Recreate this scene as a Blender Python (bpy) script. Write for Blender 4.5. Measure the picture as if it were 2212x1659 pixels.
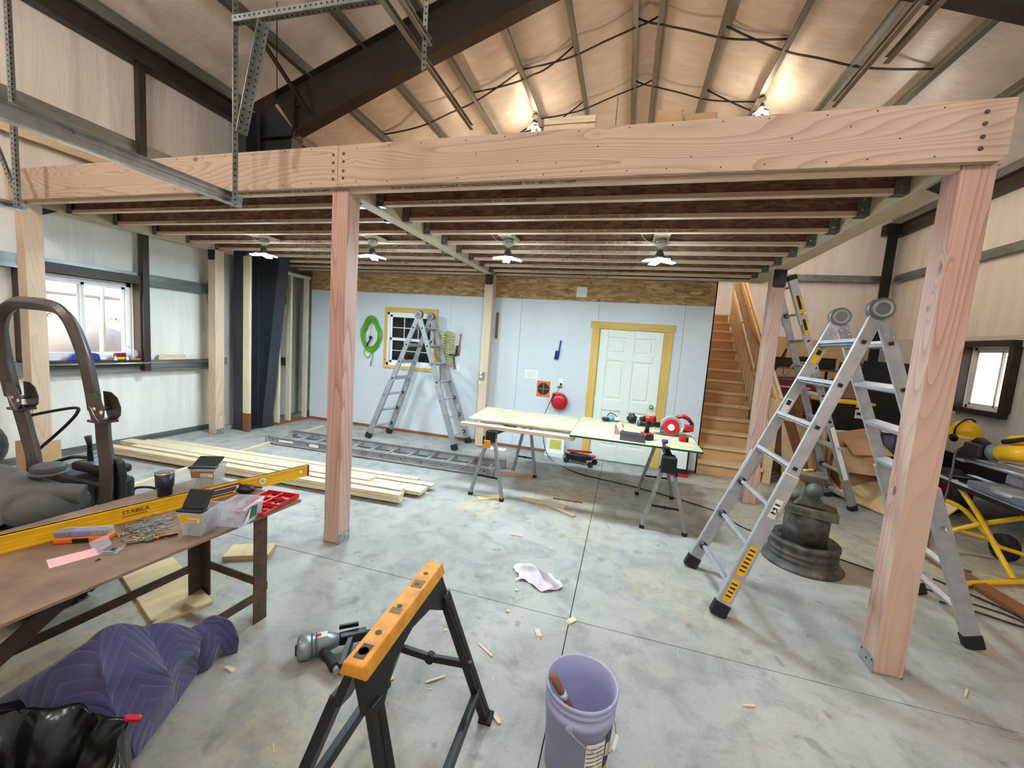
import bpy, bmesh, math, random
from mathutils import Vector, Matrix, Euler
random.seed(7)
S = bpy.context.scene
COL = S.collection
for o in list(bpy.data.objects): bpy.data.objects.remove(o)

# ------------------------------------------------------------------ camera
CAM_POS = (2.0887, -2.6350, 1.7265)
R_RIGHT = Vector((0.9593583, 0.2728528, 0.0719936))
R_DOWN = Vector((0.0967513, -0.0783788, -0.9922177))
R_FWD = Vector((-0.2650866, 0.9588577, -0.1015922))
cd = bpy.data.cameras.new('camera'); cam = bpy.data.objects.new('camera', cd); COL.objects.link(cam)
cd.sensor_fit = 'HORIZONTAL'; cd.sensor_width = 36.0; cd.lens = 869.07 / 2212 * 36.0
cd.clip_start = 0.02; cd.clip_end = 400
m3 = Matrix((R_RIGHT, -R_DOWN, -R_FWD)).transposed()
cam.matrix_world = Matrix.Translation(CAM_POS) @ m3.to_4x4()
S.camera = cam

# ------------------------------------------------------------------ world, sun, exposure
W = bpy.data.worlds.new('world'); S.world = W; W.use_nodes = True
nt = W.node_tree; bg = nt.nodes['Background']
sky = nt.nodes.new('ShaderNodeTexSky'); sky.sky_type = 'NISHITA'; sky.sun_disc = False
sky.sun_elevation = math.radians(38); sky.sun_rotation = math.radians(200); sky.air_density = 1.0; sky.dust_density = 2.0
nt.links.new(sky.outputs[0], bg.inputs[0]); bg.inputs[1].default_value = 0.9
sl = bpy.data.lights.new('sun', 'SUN'); sl.energy = 15.0; sl.angle = 0.02; sl.color = (1.0, 0.95, 0.88)
so = bpy.data.objects.new('sun', sl); COL.objects.link(so); so.rotation_euler = (math.radians(48), 0, math.radians(8))
S.view_settings.view_transform = 'Standard'; S.view_settings.look = 'None'
S.view_settings.gamma = 1.0; S.view_settings.use_curve_mapping = False
S.view_settings.exposure = 0.0
cy = S.cycles; cy.use_adaptive_sampling = True; cy.adaptive_threshold = 0.03; cy.max_bounces = 6; cy.diffuse_bounces = 4; cy.glossy_bounces = 3; cy.transmission_bounces = 4; cy.transparent_max_bounces = 8; cy.caustics_reflective = False; cy.caustics_refractive = False
LED_COOL, LED_WARM, FILL_FRONT, FILL_LOFT = 560.0, 480.0, 420.0, 240.0     # glow of the lamp faces: under the deck, rear roof, added front and loft fill lamps

# ------------------------------------------------------------------ material helpers
MATS = {}
def _new(name):
    m = bpy.data.materials.new(name); m.use_nodes = True
    return m, m.node_tree, m.node_tree.nodes['Principled BSDF']
class G:
    """tiny node-graph writer"""
    def __init__(s, nt): s.nt = nt
    def n(s, t, **k):
        nd = s.nt.nodes.new(t)
        for a, v in k.items(): setattr(nd, a, v)
        return nd
    def put(s, sock, v):
        if hasattr(v, 'is_output') or isinstance(v, bpy.types.NodeSocket): s.nt.links.new(v, sock)
        else: sock.default_value = v
    def math(s, op, a, b=0.0, c=0.0, clamp=False):
        nd = s.n('ShaderNodeMath', operation=op, use_clamp=clamp)
        s.put(nd.inputs[0], a); s.put(nd.inputs[1], b); s.put(nd.inputs[2], c); return nd.outputs[0]
    def mix(s, f, a, b):
        nd = s.n('ShaderNodeMix', data_type='RGBA')
        s.put(nd.inputs[0], f); s.put(nd.inputs[6], a); s.put(nd.inputs[7], b); return nd.outputs[2]
    def coord(s, scale=(1, 1, 1), loc=(0, 0, 0), rot=(0, 0, 0), kind='Object'):
        tc = s.n('ShaderNodeTexCoord'); mp = s.n('ShaderNodeMapping')
        s.nt.links.new(tc.outputs[kind], mp.inputs[0])
        mp.inputs[1].default_value = loc; mp.inputs[2].default_value = rot; mp.inputs[3].default_value = scale
        return mp.outputs[0]
    def noise(s, vec, scale, detail=3.0, rough=0.55, dist=0.0):
        nd = s.n('ShaderNodeTexNoise'); s.put(nd.inputs['Vector'], vec); nd.inputs['Scale'].default_value = scale
        nd.inputs['Detail'].default_value = detail; nd.inputs['Roughness'].default_value = rough
        nd.inputs['Distortion'].default_value = dist; return nd.outputs[0]
    def ramp(s, f, stops):
        nd = s.n('ShaderNodeValToRGB'); e = nd.color_ramp.elements
        while len(e) < len(stops): e.new(0.5)
        for el, (p, c) in zip(e, stops):
            el.position = p; el.color = c if len(c) == 4 else (*c, 1)
        s.put(nd.inputs[0], f); return nd.outputs[0]
    def maprange(s, v, a, b, c=0.0, d=1.0):
        nd = s.n('ShaderNodeMapRange'); s.put(nd.inputs[0], v)
        for i, q in enumerate((a, b, c, d)): nd.inputs[i + 1].default_value = q
        return nd.outputs[0]
    def bump(s, h, strength, dist, bsdf):
        nd = s.n('ShaderNodeBump'); nd.inputs['Strength'].default_value = strength; nd.inputs['Distance'].default_value = dist
        s.put(nd.inputs['Height'], h); s.nt.links.new(nd.outputs[0], bsdf.inputs['Normal']); return nd
def c4(c): return (*c, 1.0) if len(c) == 3 else c
def srgb(r, g, b):
    f = lambda v: (v / 255 / 12.92) if v <= 10 else ((v / 255 + 0.055) / 1.055) ** 2.4
    return (f(r), f(g), f(b))

def mat(name, col, rough=0.6, metal=0.0, var=0.0, vs=6.0, bump=0.0, bs=40.0, col2=None, spec=0.5, coat=0.0, vscale=(1, 1, 1), rnd=0.0):
    """plain surface with a little procedural variation"""
    if name in MATS: return MATS[name]
    m, t, b = _new(name); g = G(t)
    b.inputs['Roughness'].default_value = rough; b.inputs['Metallic'].default_value = metal
    b.inputs['Specular IOR Level'].default_value = spec; b.inputs['Coat Weight'].default_value = coat
    vec = g.coord(vscale)
    c2 = col2 or tuple(max(0, x * (1 - var)) for x in col)
    f = g.noise(vec, vs, 4.0)
    f = g.maprange(f, 0.35, 0.65)
    cc = g.mix(f, c4(col), c4(c2))
    if rnd:
        oi = g.n('ShaderNodeObjectInfo'); r = g.maprange(oi.outputs['Random'], 0, 1, 1 - rnd, 1 + rnd)
        hs = g.n('ShaderNodeHueSaturation'); g.put(hs.inputs['Color'], cc); g.put(hs.inputs['Value'], r); cc = hs.outputs[0]
    g.put(b.inputs['Base Color'], cc)
    if bump: g.bump(g.noise(vec, bs, 3.0), bump, 0.004, b)
    MATS[name] = m; return m

def glassy(name, col, rough=0.05, alpha=0.3, trans=0.9):
    if name in MATS: return MATS[name]
    m, t, b = _new(name); g = G(t)
    tr = g.n('ShaderNodeBsdfTransparent'); mx = g.n('ShaderNodeMixShader'); out = t.nodes['Material Output']
    b.inputs['Base Color'].default_value = c4(col); b.inputs['Roughness'].default_value = rough
    nz = g.maprange(g.noise(g.coord(), 9.0), .3, .7, alpha * .85, min(1, alpha * 1.15)); g.put(mx.inputs[0], nz)
    t.links.new(tr.outputs[0], mx.inputs[1]); t.links.new(b.outputs[0], mx.inputs[2]); t.links.new(mx.outputs[0], out.inputs[0])
    MATS[name] = m; return m

def emis(name, col, st):
    if name in MATS: return MATS[name]
    m, t, b = _new(name)
    b.inputs['Base Color'].default_value = c4(col); b.inputs['Emission Color'].default_value = c4(col)
    b.inputs['Emission Strength'].default_value = st
    MATS[name] = m; return m

def wood(name, light, dark, axis='z', rings=9.0, amount=0.5, knot=(0.20, 0.09, 0.05), knots=1.0, rough=0.62, across=7.0, tone=None, rnd=0.06):
    """sawn lumber: growth-ring lines that bend round knots; axis = the way the grain runs in object space"""
    if name in MATS: return MATS[name]
    m, t, b = _new(name); g = G(t)
    oi = g.n('ShaderNodeObjectInfo')
    tc = g.n('ShaderNodeTexCoord'); off = g.n('ShaderNodeVectorMath', operation='MULTIPLY_ADD')
    comb = g.n('ShaderNodeCombineXYZ'); g.put(comb.inputs[0], oi.outputs['Random']); g.put(comb.inputs[1], g.math('MULTIPLY', oi.outputs['Random'], 3.7)); g.put(comb.inputs[2], g.math('MULTIPLY', oi.outputs['Random'], 7.1))
    t.links.new(comb.outputs[0], off.inputs[0]); off.inputs[1].default_value = (9, 9, 9); t.links.new(tc.outputs['Object'], off.inputs[2])
    ax = 'xyz'.index(axis)
    def stretch(a):
        mp = g.n('ShaderNodeMapping'); t.links.new(off.outputs[0], mp.inputs[0])
        sc = [1, 1, 1]; sc[ax] = a; mp.inputs[3].default_value = sc; return mp.outputs[0]
    low = g.noise(stretch(0.07), across, 1.0, 0.4)
    fine = g.noise(stretch(0.03), 160.0, 2.0)
    vo = g.n('ShaderNodeTexVoronoi'); g.put(vo.inputs['Vector'], stretch(0.55)); vo.inputs['Scale'].default_value = 5.2; vo.inputs['Randomness'].default_value = 1.0
    kd = vo.outputs['Distance']
    cr = g.n('ShaderNodeSeparateColor'); t.links.new(vo.outputs['Color'], cr.inputs[0])
    has = g.math('GREATER_THAN', cr.outputs[0], 1.0 - 0.42 * knots)
    kf = g.math('MULTIPLY', g.maprange(kd, 0.06, 0.30, 1.0, 0.0), has)
    ph = g.math('ADD', g.math('MULTIPLY', low, rings), g.math('MULTIPLY', kf, 1.6))
    ph = g.math('ADD', ph, g.math('MULTIPLY', fine, 0.12))
    lines = g.math('POWER', g.math('FRACT', ph), 2.6)
    c = g.mix(g.math('MULTIPLY', lines, amount), c4(light), c4(dark))
    c = g.mix(g.math('MULTIPLY', g.maprange(fine, .3, .75), 0.22), c, c4(dark))
    if tone:
        big = g.maprange(g.noise(stretch(0.12), 2.3, 1.0), .42, .62); c = g.mix(g.math('MULTIPLY', big, 0.7), c, c4(tone))
    kn = g.math('MULTIPLY', g.maprange(kd, 0.065, 0.10, 1.0, 0.0), has)
    c = g.mix(g.math('MULTIPLY', kn, 0.8), c, c4(knot))
    r = g.maprange(oi.outputs['Random'], 0, 1, 1 - rnd, 1 + rnd)
    hs = g.n('ShaderNodeHueSaturation'); g.put(hs.inputs['Color'], c); g.put(hs.inputs['Value'], r); g.put(b.inputs['Base Color'], hs.outputs[0])
    b.inputs['Roughness'].default_value = rough
    g.bump(lines, 0.08, 0.002, b)
    MATS[name] = m; return m

def osb(name, cols, plane='xz', rough=0.7, scale=1.0):
    """oriented strand board: layered long flakes"""
    if name in MATS: return MATS[name]
    m, t, b = _new(name); g = G(t)
    n1 = g.n('ShaderNodeTexNoise'); g.put(n1.inputs['Vector'], g.coord()); n1.inputs['Scale'].default_value = 5.0
    out = None
    for k, ang in enumerate((0.5, -0.45, 0.1)):
        rot = {'xz': (0, ang, 0), 'xy': (0, 0, ang), 'yz': (ang, 0, 0)}[plane]
        sc = {'xz': (11, 30, 46), 'xy': (11, 46, 30), 'yz': (30, 11, 46)}[plane]
        vec = g.coord(tuple(q * scale for q in sc), (k * 3.1, k * 1.7, k * 2.3), rot)
        ad = g.n('ShaderNodeVectorMath', operation='MULTIPLY_ADD'); t.links.new(n1.outputs['Color'], ad.inputs[0]); ad.inputs[1].default_value = (1.6, 1.6, 1.6); t.links.new(vec, ad.inputs[2])
        vo = g.n('ShaderNodeTexVoronoi'); t.links.new(ad.outputs[0], vo.inputs['Vector']); vo.inputs['Scale'].default_value = 1.0
        sp = g.n('ShaderNodeSeparateColor'); t.links.new(vo.outputs['Color'], sp.inputs[0])
        colr = g.ramp(sp.outputs[0], [(i / (len(cols) - 1), c) for i, c in enumerate(cols)])
        edge = g.maprange(vo.outputs['Distance'], 0.45, 0.8, 1.0, 0.72)
        hs = g.n('ShaderNodeHueSaturation'); g.put(hs.inputs['Color'], colr); g.put(hs.inputs['Value'], edge)
        out = hs.outputs[0] if out is None else g.mix(g.math('GREATER_THAN', sp.outputs[1], 0.55), out, hs.outputs[0])
    g.put(b.inputs['Base Color'], out); b.inputs['Roughness'].default_value = rough
    MATS[name] = m; return m

# ------------------------------------------------------------------ mesh helpers
class MB:
    def __init__(s): s.v = []; s.f = []; s.sm = []
    def add(s, vs, fs, smooth=False):
        o = len(s.v); s.v += [Vector(q) for q in vs]; s.f += [[i + o for i in f] for f in fs]; s.sm += [smooth] * len(fs); return s
    def box(s, c, d, rot=None):
        """box by centre and size"""
        h = [x / 2 for x in d]; vs = []
        M = Euler(rot).to_matrix() if rot is not None and not isinstance(rot, Matrix) else rot
        for x in (-1, 1):
            for y in (-1, 1):
                for z in (-1, 1):
                    p = Vector((x * h[0], y * h[1], z * h[2]))
                    if M is not None: p = M @ p
                    vs.append(p + Vector(c))
        return s.add(vs, [(0, 1, 3, 2), (4, 6, 7, 5), (0, 4, 5, 1), (2, 3, 7, 6), (0, 2, 6, 4), (1, 5, 7, 3)])
    def bb(s, a, b):
        return s.box([(x + y) / 2 for x, y in zip(a, b)], [abs(y - x) for x, y in zip(a, b)])
    def bar(s, p, q, w, h, up=(0, 0, 1)):
        """rectangular bar from p to q; w across, h along up"""
        p, q = Vector(p), Vector(q); d = (q - p); L = d.length; d.normalize(); u = Vector(up)
        x = d.cross(u)
        if x.length < 1e-5: x = d.cross(Vector((1, 0, 0)))
        x.normalize(); u = x.cross(d); M = Matrix((x, d, u)).transposed()
        return s.box((p + q) / 2, (w, L, h), M)
    def cyl(s, p, q, r, n=14, r2=None, cap=True):
        p, q = Vector(p), Vector(q); d = (q - p).normalized(); r2 = r if r2 is None else r2
        x = d.orthogonal().normalized(); y = d.cross(x); vs = []
        for c, rr in ((p, r), (q, r2)):
            for i in range(n):
                a = 2 * math.pi * i / n; vs.append(c + (x * math.cos(a) + y * math.sin(a)) * rr)
        s.add(vs, [(i, (i + 1) % n, n + (i + 1) % n, n + i) for i in range(n)], True)
        if cap: s.add(vs, [tuple(range(n - 1, -1, -1)), tuple(range(n, 2 * n))])
        return s
    def tube(s, pts, r, n=8, closed=False, flat=None):
        """round (or flat=(w,h)) tube through points"""
        P = [Vector(p) for p in pts]; rings = []; N = len(P)
        prev = None
        for i in range(N):
            a = P[i - 1] if (i > 0 or closed) else P[i]; b = P[(i + 1) % N] if (i < N - 1 or closed) else P[i]
            d = (b - a).normalized() if (b - a).length > 1e-9 else Vector((0, 0, 1))
            if prev is None: x = d.orthogonal().normalized() if abs(d.z) > 0.95 else d.cross(Vector((0, 0, 1))).normalized()
            else:
                x = prev - d * prev.dot(d); x = x.normalized() if x.length > 1e-6 else d.orthogonal().normalized()
            prev = x; y = d.cross(x); rr = r[i] if isinstance(r, (list, tuple)) else r
            if flat: ring = [P[i] + x * (sx * flat[0] / 2) + y * (sy * flat[1] / 2) for sx, sy in ((-1, -1), (1, -1), (1, 1), (-1, 1))]
            else: ring = [P[i] + (x * math.cos(2 * math.pi * k / n) + y * math.sin(2 * math.pi * k / n)) * rr for k in range(n)]
            rings.append(ring)
        n = len(rings[0]); vs = [q for g_ in rings for q in g_]; fs = []
        for i in range(N if closed else N - 1):
            j = (i + 1) % N
            for k in range(n): fs.append((i * n + k, i * n + (k + 1) % n, j * n + (k + 1) % n, j * n + k))
        s.add(vs, fs, flat is None)
        if not closed: s.add(vs, [tuple(range(n - 1, -1, -1)), tuple(range((N - 1) * n, N * n))])
        return s
    def lathe(s, prof, c=(0, 0, 0), n=24, axis='z', cap=True):
        """prof = [(r, h)...] turned round axis"""
        vs = []; c = Vector(c)
        for r, h in prof:
            for i in range(n):
                a = 2 * math.pi * i / n; x, y = r * math.cos(a), r * math.sin(a)
                p = {'z': (x, y, h), 'y': (x, h, y), 'x': (h, x, y)}[axis]; vs.append(c + Vector(p))
        fs = []
        for k in range(len(prof) - 1):
            for i in range(n):
                j = (i + 1) % n; fs.append((k * n + i, k * n + j, (k + 1) * n + j, (k + 1) * n + i))
        s.add(vs, fs, True)
        if cap:
            m = (len(prof) - 1) * n
            s.add(vs, [tuple(range(n - 1, -1, -1)), tuple(range(m, m + n))])
        return s
    def prism(s, poly, a, b, plane='xz'):
        """polygon in a plane, extruded from a to b along the third axis"""
        def P(u, v, w): return {'xz': (u, w, v), 'xy': (u, v, w), 'yz': (w, u, v)}[plane]
        n = len(poly); vs = [P(u, v, a) for u, v in poly] + [P(u, v, b) for u, v in poly]
        return s.add(vs, [tuple(range(n)), tuple(range(2 * n - 1, n - 1, -1))] + [(i, n + i, n + (i + 1) % n, (i + 1) % n) for i in range(n)])
    def ball(s, c, r, n=14, m=9, sc=(1, 1, 1)):
        vs = []; c = Vector(c)
        for j in range(m + 1):
            th = math.pi * j / m
            for i in range(n):
                a = 2 * math.pi * i / n
                vs.append(c + Vector((r * sc[0] * math.sin(th) * math.cos(a), r * sc[1] * math.sin(th) * math.sin(a), r * sc[2] * math.cos(th))))
        fs = [(j * n + i, (j + 1) * n + i, (j + 1) * n + (i + 1) % n, j * n + (i + 1) % n) for j in range(m) for i in range(n)]
        return s.add(vs, fs, True)
    def grid(s, fn, nu, nv, smooth=True):
        vs = [fn(i / nu, j / nv) for j in range(nv + 1) for i in range(nu + 1)]
        fs = [(j * (nu + 1) + i, j * (nu + 1) + i + 1, (j + 1) * (nu + 1) + i + 1, (j + 1) * (nu + 1) + i) for j in range(nv) for i in range(nu)]
        return s.add(vs, fs, smooth)
    def tf(s, M):
        s.v = [M @ q for q in s.v]; return s
    def build(s, name, m, parent=None, bevel=0.0, world=True, solid=0.0, sub=0, seg=2):
        """one mesh object; world=True means the coordinates are world ones"""
        me = bpy.data.meshes.new(name)
        vs = s.v
        if parent is not None and world:
            inv = chain(parent).inverted(); vs = [inv @ q for q in vs]
        me.from_pydata([tuple(q) for q in vs], [], s.f)
        bm = bmesh.new(); bm.from_mesh(me)
        bmesh.ops.remove_doubles(bm, verts=bm.verts, dist=1e-6)
        bmesh.ops.recalc_face_normals(bm, faces=bm.faces)
        bm.to_mesh(me); bm.free()
        if len(me.polygons) == len(s.sm):
            me.polygons.foreach_set('use_smooth', s.sm)
        elif any(s.sm): me.polygons.foreach_set('use_smooth', [True] * len(me.polygons)); 
        o = bpy.data.objects.new(name, me); COL.objects.link(o)
        me.materials.append(MATS[m] if isinstance(m, str) else m)
        if parent is not None: o.parent = parent
        if solid: md = o.modifiers.new('s', 'SOLIDIFY'); md.thickness = solid; md.offset = 0
        if bevel: md = o.modifiers.new('b', 'BEVEL'); md.width = bevel; md.segments = seg; md.limit_method = 'ANGLE'; md.angle_limit = 0.7
        if sub: md = o.modifiers.new('u', 'SUBSURF'); md.levels = sub; md.render_levels = sub
        return o
def chain(o):
    M = o.matrix_basis.copy(); p = o.parent
    while p is not None: M = p.matrix_basis @ M; p = p.parent
    return M
def B(): return MB()
def tag(o, label=None, cat=None, group=None, kind=None):
    if label: o['label'] = label
    if cat: o['category'] = cat
    if group: o['group'] = group
    if kind: o['kind'] = kind
    return o
def thing(name, label, cat, loc=(0, 0, 0), rz=0.0, group=None, rot=None):
    o = bpy.data.objects.new(name, None); COL.objects.link(o); o.empty_display_size = 0.1
    o.location = loc; o.rotation_euler = rot if rot is not None else (0, 0, rz)
    o.matrix_basis = Matrix.Translation(loc) @ Euler(o.rotation_euler).to_matrix().to_4x4()
    return tag(o, label, cat, group)
def struct(o): o['kind'] = 'structure'; return o
def copy_tree(o, parent=None):
    c = o.copy(); COL.objects.link(c); c.parent = parent
    for ch in o.children: copy_tree(ch, c)
    return c
TXT = {}
def text(s, size, name, m, parent, loc, rx, ry, rz=None, depth=0.0006, align='LEFT', world=True):
    """flat printed lettering: rx = reading direction, ry = up direction of the letters"""
    key = (s, size, depth, align)
    if key not in TXT:
        cu = bpy.data.curves.new('txt', 'FONT'); cu.body = s; cu.size = size; cu.extrude = depth; cu.align_x = align; cu.resolution_u = 2
        ob = bpy.data.objects.new('txt', cu); COL.objects.link(ob)
        dg = bpy.context.evaluated_depsgraph_get(); dg.update()
        me = bpy.data.meshes.new_from_object(ob.evaluated_get(dg)); me.name = name
        bpy.data.objects.remove(ob); TXT[key] = me
    me = TXT[key]
    if not me.materials: me.materials.append(MATS[m] if isinstance(m, str) else m)
    o = bpy.data.objects.new(name, me); COL.objects.link(o)
    x = Vector(rx).normalized(); y = Vector(ry).normalized(); z = x.cross(y)
    M = Matrix.Translation(loc) @ Matrix((x, y, z)).transposed().to_4x4()
    if parent is not None:
        o.parent = parent
        if world: M = chain(parent).inverted() @ M
    o.matrix_basis = M
    return o
def spline(pts, n=6):
    """Catmull-Rom through points"""
    P = [Vector(p) for p in pts]; out = []
    for i in range(len(P) - 1):
        p0 = P[max(i - 1, 0)]; p1 = P[i]; p2 = P[i + 1]; p3 = P[min(i + 2, len(P) - 1)]
        for k in range(n):
            t = k / n
            out.append(0.5 * ((2 * p1) + (p2 - p0) * t + (2 * p0 - 5 * p1 + 4 * p2 - p3) * t * t + (3 * p1 - p0 - 3 * p2 + p3) * t ** 3))
    out.append(P[-1]); return out
ORD = ['first', 'second', 'third', 'fourth', 'fifth', 'sixth', 'seventh', 'eighth', 'ninth', 'tenth', 'eleventh', 'twelfth', 'thirteenth']
# ------------------------------------------------------------------ materials
FIR = dict(knot=srgb(112, 66, 50))
wood('fir_x', srgb(192, 168, 148), srgb(144, 112, 92), 'x', rings=30, amount=.62, across=4.2, knots=.8, **FIR)
wood('fir_y', srgb(208, 188, 160), srgb(170, 138, 104), 'y', rings=20, amount=.45, **FIR)
wood('post_pink', srgb(202, 164, 150), srgb(148, 100, 88), 'z', rings=18, amount=.7, knots=.8, tone=srgb(206, 182, 162), across=5.0, **FIR)
wood('post_tan', srgb(212, 186, 162), srgb(172, 134, 108), 'z', rings=18, amount=.55, knots=.7, tone=srgb(212, 192, 166), across=5.0, **FIR)
wood('spruce_x', srgb(226, 210, 180), srgb(190, 160, 120), 'x', rings=14, amount=.5, knot=srgb(132, 88, 52), across=6)
wood('spruce_y', srgb(226, 210, 180), srgb(190, 160, 120), 'y', rings=14, amount=.5, knot=srgb(132, 88, 52), across=6)
wood('spruce_z', srgb(226, 210, 180), srgb(190, 160, 120), 'z', rings=14, amount=.5, knot=srgb(132, 88, 52), across=6)
wood('stair_x', srgb(228, 196, 154), srgb(192, 148, 104), 'x', rings=12, amount=.3, knot=srgb(112, 64, 34), knots=1.2)
wood('riser_shade_x', srgb(214, 172, 122), srgb(178, 128, 80), 'x', rings=10, amount=.35, knot=srgb(112, 64, 34), knots=1.2)  # tread wood made darker, stands in for shade on the risers
wood('rail_y', srgb(228, 190, 128), srgb(196, 150, 90), 'y', rings=8, amount=.4, knot=srgb(112, 64, 34))
wood('stud_brown', srgb(132, 92, 58), srgb(98, 62, 38), 'z', rings=8, amount=.5)
wood('trim_x', srgb(222, 182, 98), srgb(190, 142, 68), 'x', rings=8, amount=.45, knot=srgb(110, 62, 24), knots=1.1)
wood('trim_z', srgb(222, 182, 98), srgb(190, 142, 68), 'z', rings=8, amount=.45, knot=srgb(110, 62, 24), knots=1.1)
wood('treated_z', srgb(134, 82, 50), srgb(104, 60, 36), 'z', amount=.4)
wood('treated_y', srgb(150, 92, 58), srgb(112, 66, 42), 'y', amount=.5)
wood('flange_x', srgb(226, 198, 172), srgb(186, 150, 124), 'x', rings=12, amount=.5, knots=.7)
wood('ply', srgb(206, 172, 130), srgb(178, 140, 98), 'x', rings=6, amount=.4, knots=.4, across=3)
wood('ply_pale', srgb(222, 196, 148), srgb(192, 158, 108), 'y', rings=6, amount=.4, knots=.7, across=3)
wood('handle_wood', srgb(150, 104, 66), srgb(112, 72, 44), 'z', amount=.4, knots=0)
osb('osb_web', [srgb(106, 74, 58), srgb(136, 98, 76), srgb(160, 122, 96), srgb(118, 84, 66)], 'xz')
osb('osb_wall', [srgb(146, 110, 68), srgb(180, 142, 92), srgb(204, 168, 116), srgb(160, 122, 76)], 'xz', scale=.6)
osb('osb_deck', [srgb(130, 100, 78), srgb(158, 126, 98), srgb(176, 146, 114)], 'xy')
osb('osb_top', [srgb(186, 174, 136), srgb(200, 190, 156), srgb(208, 202, 172), srgb(172, 156, 116)], 'xy', scale=.7)
mat('galv', srgb(150, 154, 152), .42, .75, var=.35, vs=9, bump=.1, bs=60, vscale=(1, .15, 1))
mat('purlin_steel', srgb(132, 132, 124), .5, .45, var=.35, vs=7, bump=.1, bs=60, vscale=(1, .1, 1))
mat('track_steel', srgb(186, 182, 170), .45, .35, var=.2, vs=9)
mat('galv_dark', srgb(112, 116, 114), .5, .6, var=.4, vs=9, vscale=(1, .1, 1))
mat('galv_bright', srgb(196, 200, 200), .3, .85, var=.25, vs=14)
mat('hanger_steel', srgb(140, 138, 136), .35, .85, var=.3, vs=30)
mat('brown_steel', srgb(62, 52, 46), .5, .2, var=.25, vs=4)
mat('cool_tint_steel', srgb(62, 64, 72), .48, .25, var=.2, vs=4)  # neutral dark grey steel with the cool lamp tint mixed into its colour
mat('black_steel', srgb(24, 24, 25), .5, .3, var=.3, vs=12)
mat('strap', srgb(34, 30, 28), .6, 0, var=.3, vs=20)
mat('white_paint', srgb(236, 238, 234), .35, 0, var=.04, vs=3)
mat('door_white', srgb(232, 234, 224), .38, 0, var=.04, vs=3)
mat('vinyl_white', srgb(240, 240, 240), .3, 0, var=.04, vs=3)
mat('black_plastic', srgb(22, 22, 24), .45, 0, var=.3, vs=30, bump=.05)
mat('rubber', srgb(28, 28, 29), .75, 0, var=.3, vs=40)
mat('alu', srgb(186, 188, 194), .36, .45, var=.18, vs=14, vscale=(1, 1, 1), bump=.03)
mat('alu_dull', srgb(164, 163, 166), .48, .35, var=.25, vs=10)
mat('chrome', srgb(214, 216, 220), .16, 1.0, var=.1)
mat('brass', srgb(206, 196, 170), .2, 1.0, var=.1)
mat('yellow', srgb(244, 190, 24), .38, 0, var=.12, vs=14)
mat('yellow_worn', srgb(236, 168, 48), .45, 0, var=.3, vs=16, col2=srgb(206, 136, 40))
mat('orange', srgb(238, 116, 34), .4, 0, var=.12, vs=10)
mat('red', srgb(200, 30, 38), .35, 0, var=.15, vs=10)
mat('dark_red', srgb(124, 18, 26), .4, 0, var=.2, vs=10)
mat('black', srgb(14, 14, 15), .5, 0, var=.2, vs=10)
mat('ink', srgb(40, 28, 26), .8, 0, var=.2, vs=60)
mat('white', srgb(240, 240, 238), .5, 0, var=.05, vs=10)
mat('paper', srgb(236, 234, 228), .8, 0, var=.05, vs=14)
mat('pink_paper', srgb(244, 184, 186), .8, 0, var=.05, vs=14)
mat('cardboard', srgb(196, 158, 120), .8, 0, var=.12, vs=7)
mat('cardboard_dark', srgb(158, 122, 92), .8, 0, var=.12, vs=7)
mat('lavender', srgb(166, 170, 208), .42, 0, var=.06, vs=5)
mat('navy', srgb(30, 34, 58), .35, 0, var=.15, vs=14)
mat('blue', srgb(34, 56, 168), .4, 0, var=.15, vs=14)
mat('green_hose', srgb(104, 176, 34), .35, 0, var=.2, vs=20)
mat('green_edge', srgb(22, 96, 66), .6, 0, var=.25, vs=30)
mat('green_label', srgb(40, 108, 66), .55, 0, var=.2, vs=30)
mat('yellow_coil', srgb(214, 200, 96), .4, 0, var=.2, vs=20)
mat('grey_plastic', srgb(84, 82, 84), .55, 0, var=.15, vs=14, bump=.08, bs=220)
mat('grey_bin', srgb(98, 96, 112), .45, 0, var=.1, vs=14)
mat('mower_grey', srgb(92, 90, 88), .62, 0, var=.14, vs=20, bump=.15, bs=260)
mat('mower_tube', srgb(76, 66, 64), .36, .1, var=.2, vs=8)
mat('rust_steel', srgb(150, 122, 102), .5, .15, var=.3, vs=7, bump=.12, bs=50, col2=srgb(116, 94, 80))
mat('rust_dark', srgb(74, 66, 60), .6, .3, var=.4, vs=12, bump=.2, bs=60, col2=srgb(104, 78, 62))
mat('cast_iron', srgb(78, 80, 76), .62, .25, var=.35, vs=12, bump=.2, bs=60, col2=srgb(112, 110, 92))
mat('wheel_black', srgb(58, 54, 50), .6, .2, var=.3, vs=12, col2=srgb(104, 98, 88), bump=.12, bs=50)
mat('silver_tool', srgb(158, 166, 166), .36, .55, var=.15, vs=14)
mat('saw_grey', srgb(120, 124, 138), .5, .3, var=.2, vs=16)
mat('cloth_rag', srgb(222, 214, 222), .9, 0, var=.12, vs=14, bump=.3, bs=60)
mat('tan_trim', srgb(150, 122, 94), .8, 0, var=.2, vs=30)
mat('grass_dry', srgb(206, 186, 150), .9, 0, var=.3, vs=.9, col2=srgb(150, 128, 100))
mat('rock', srgb(140, 130, 124), .9, 0, var=.3, vs=2)
mat('soot', srgb(30, 26, 25), .85)
glassy('pane', (.85, .9, .92), .04, .10)
glassy('clear_plastic', srgb(226, 228, 238), .18, .30)
glassy('clear_film', srgb(226, 226, 240), .12, .28)
glassy('dark_pane', srgb(40, 36, 40), .05, .75)

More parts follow.
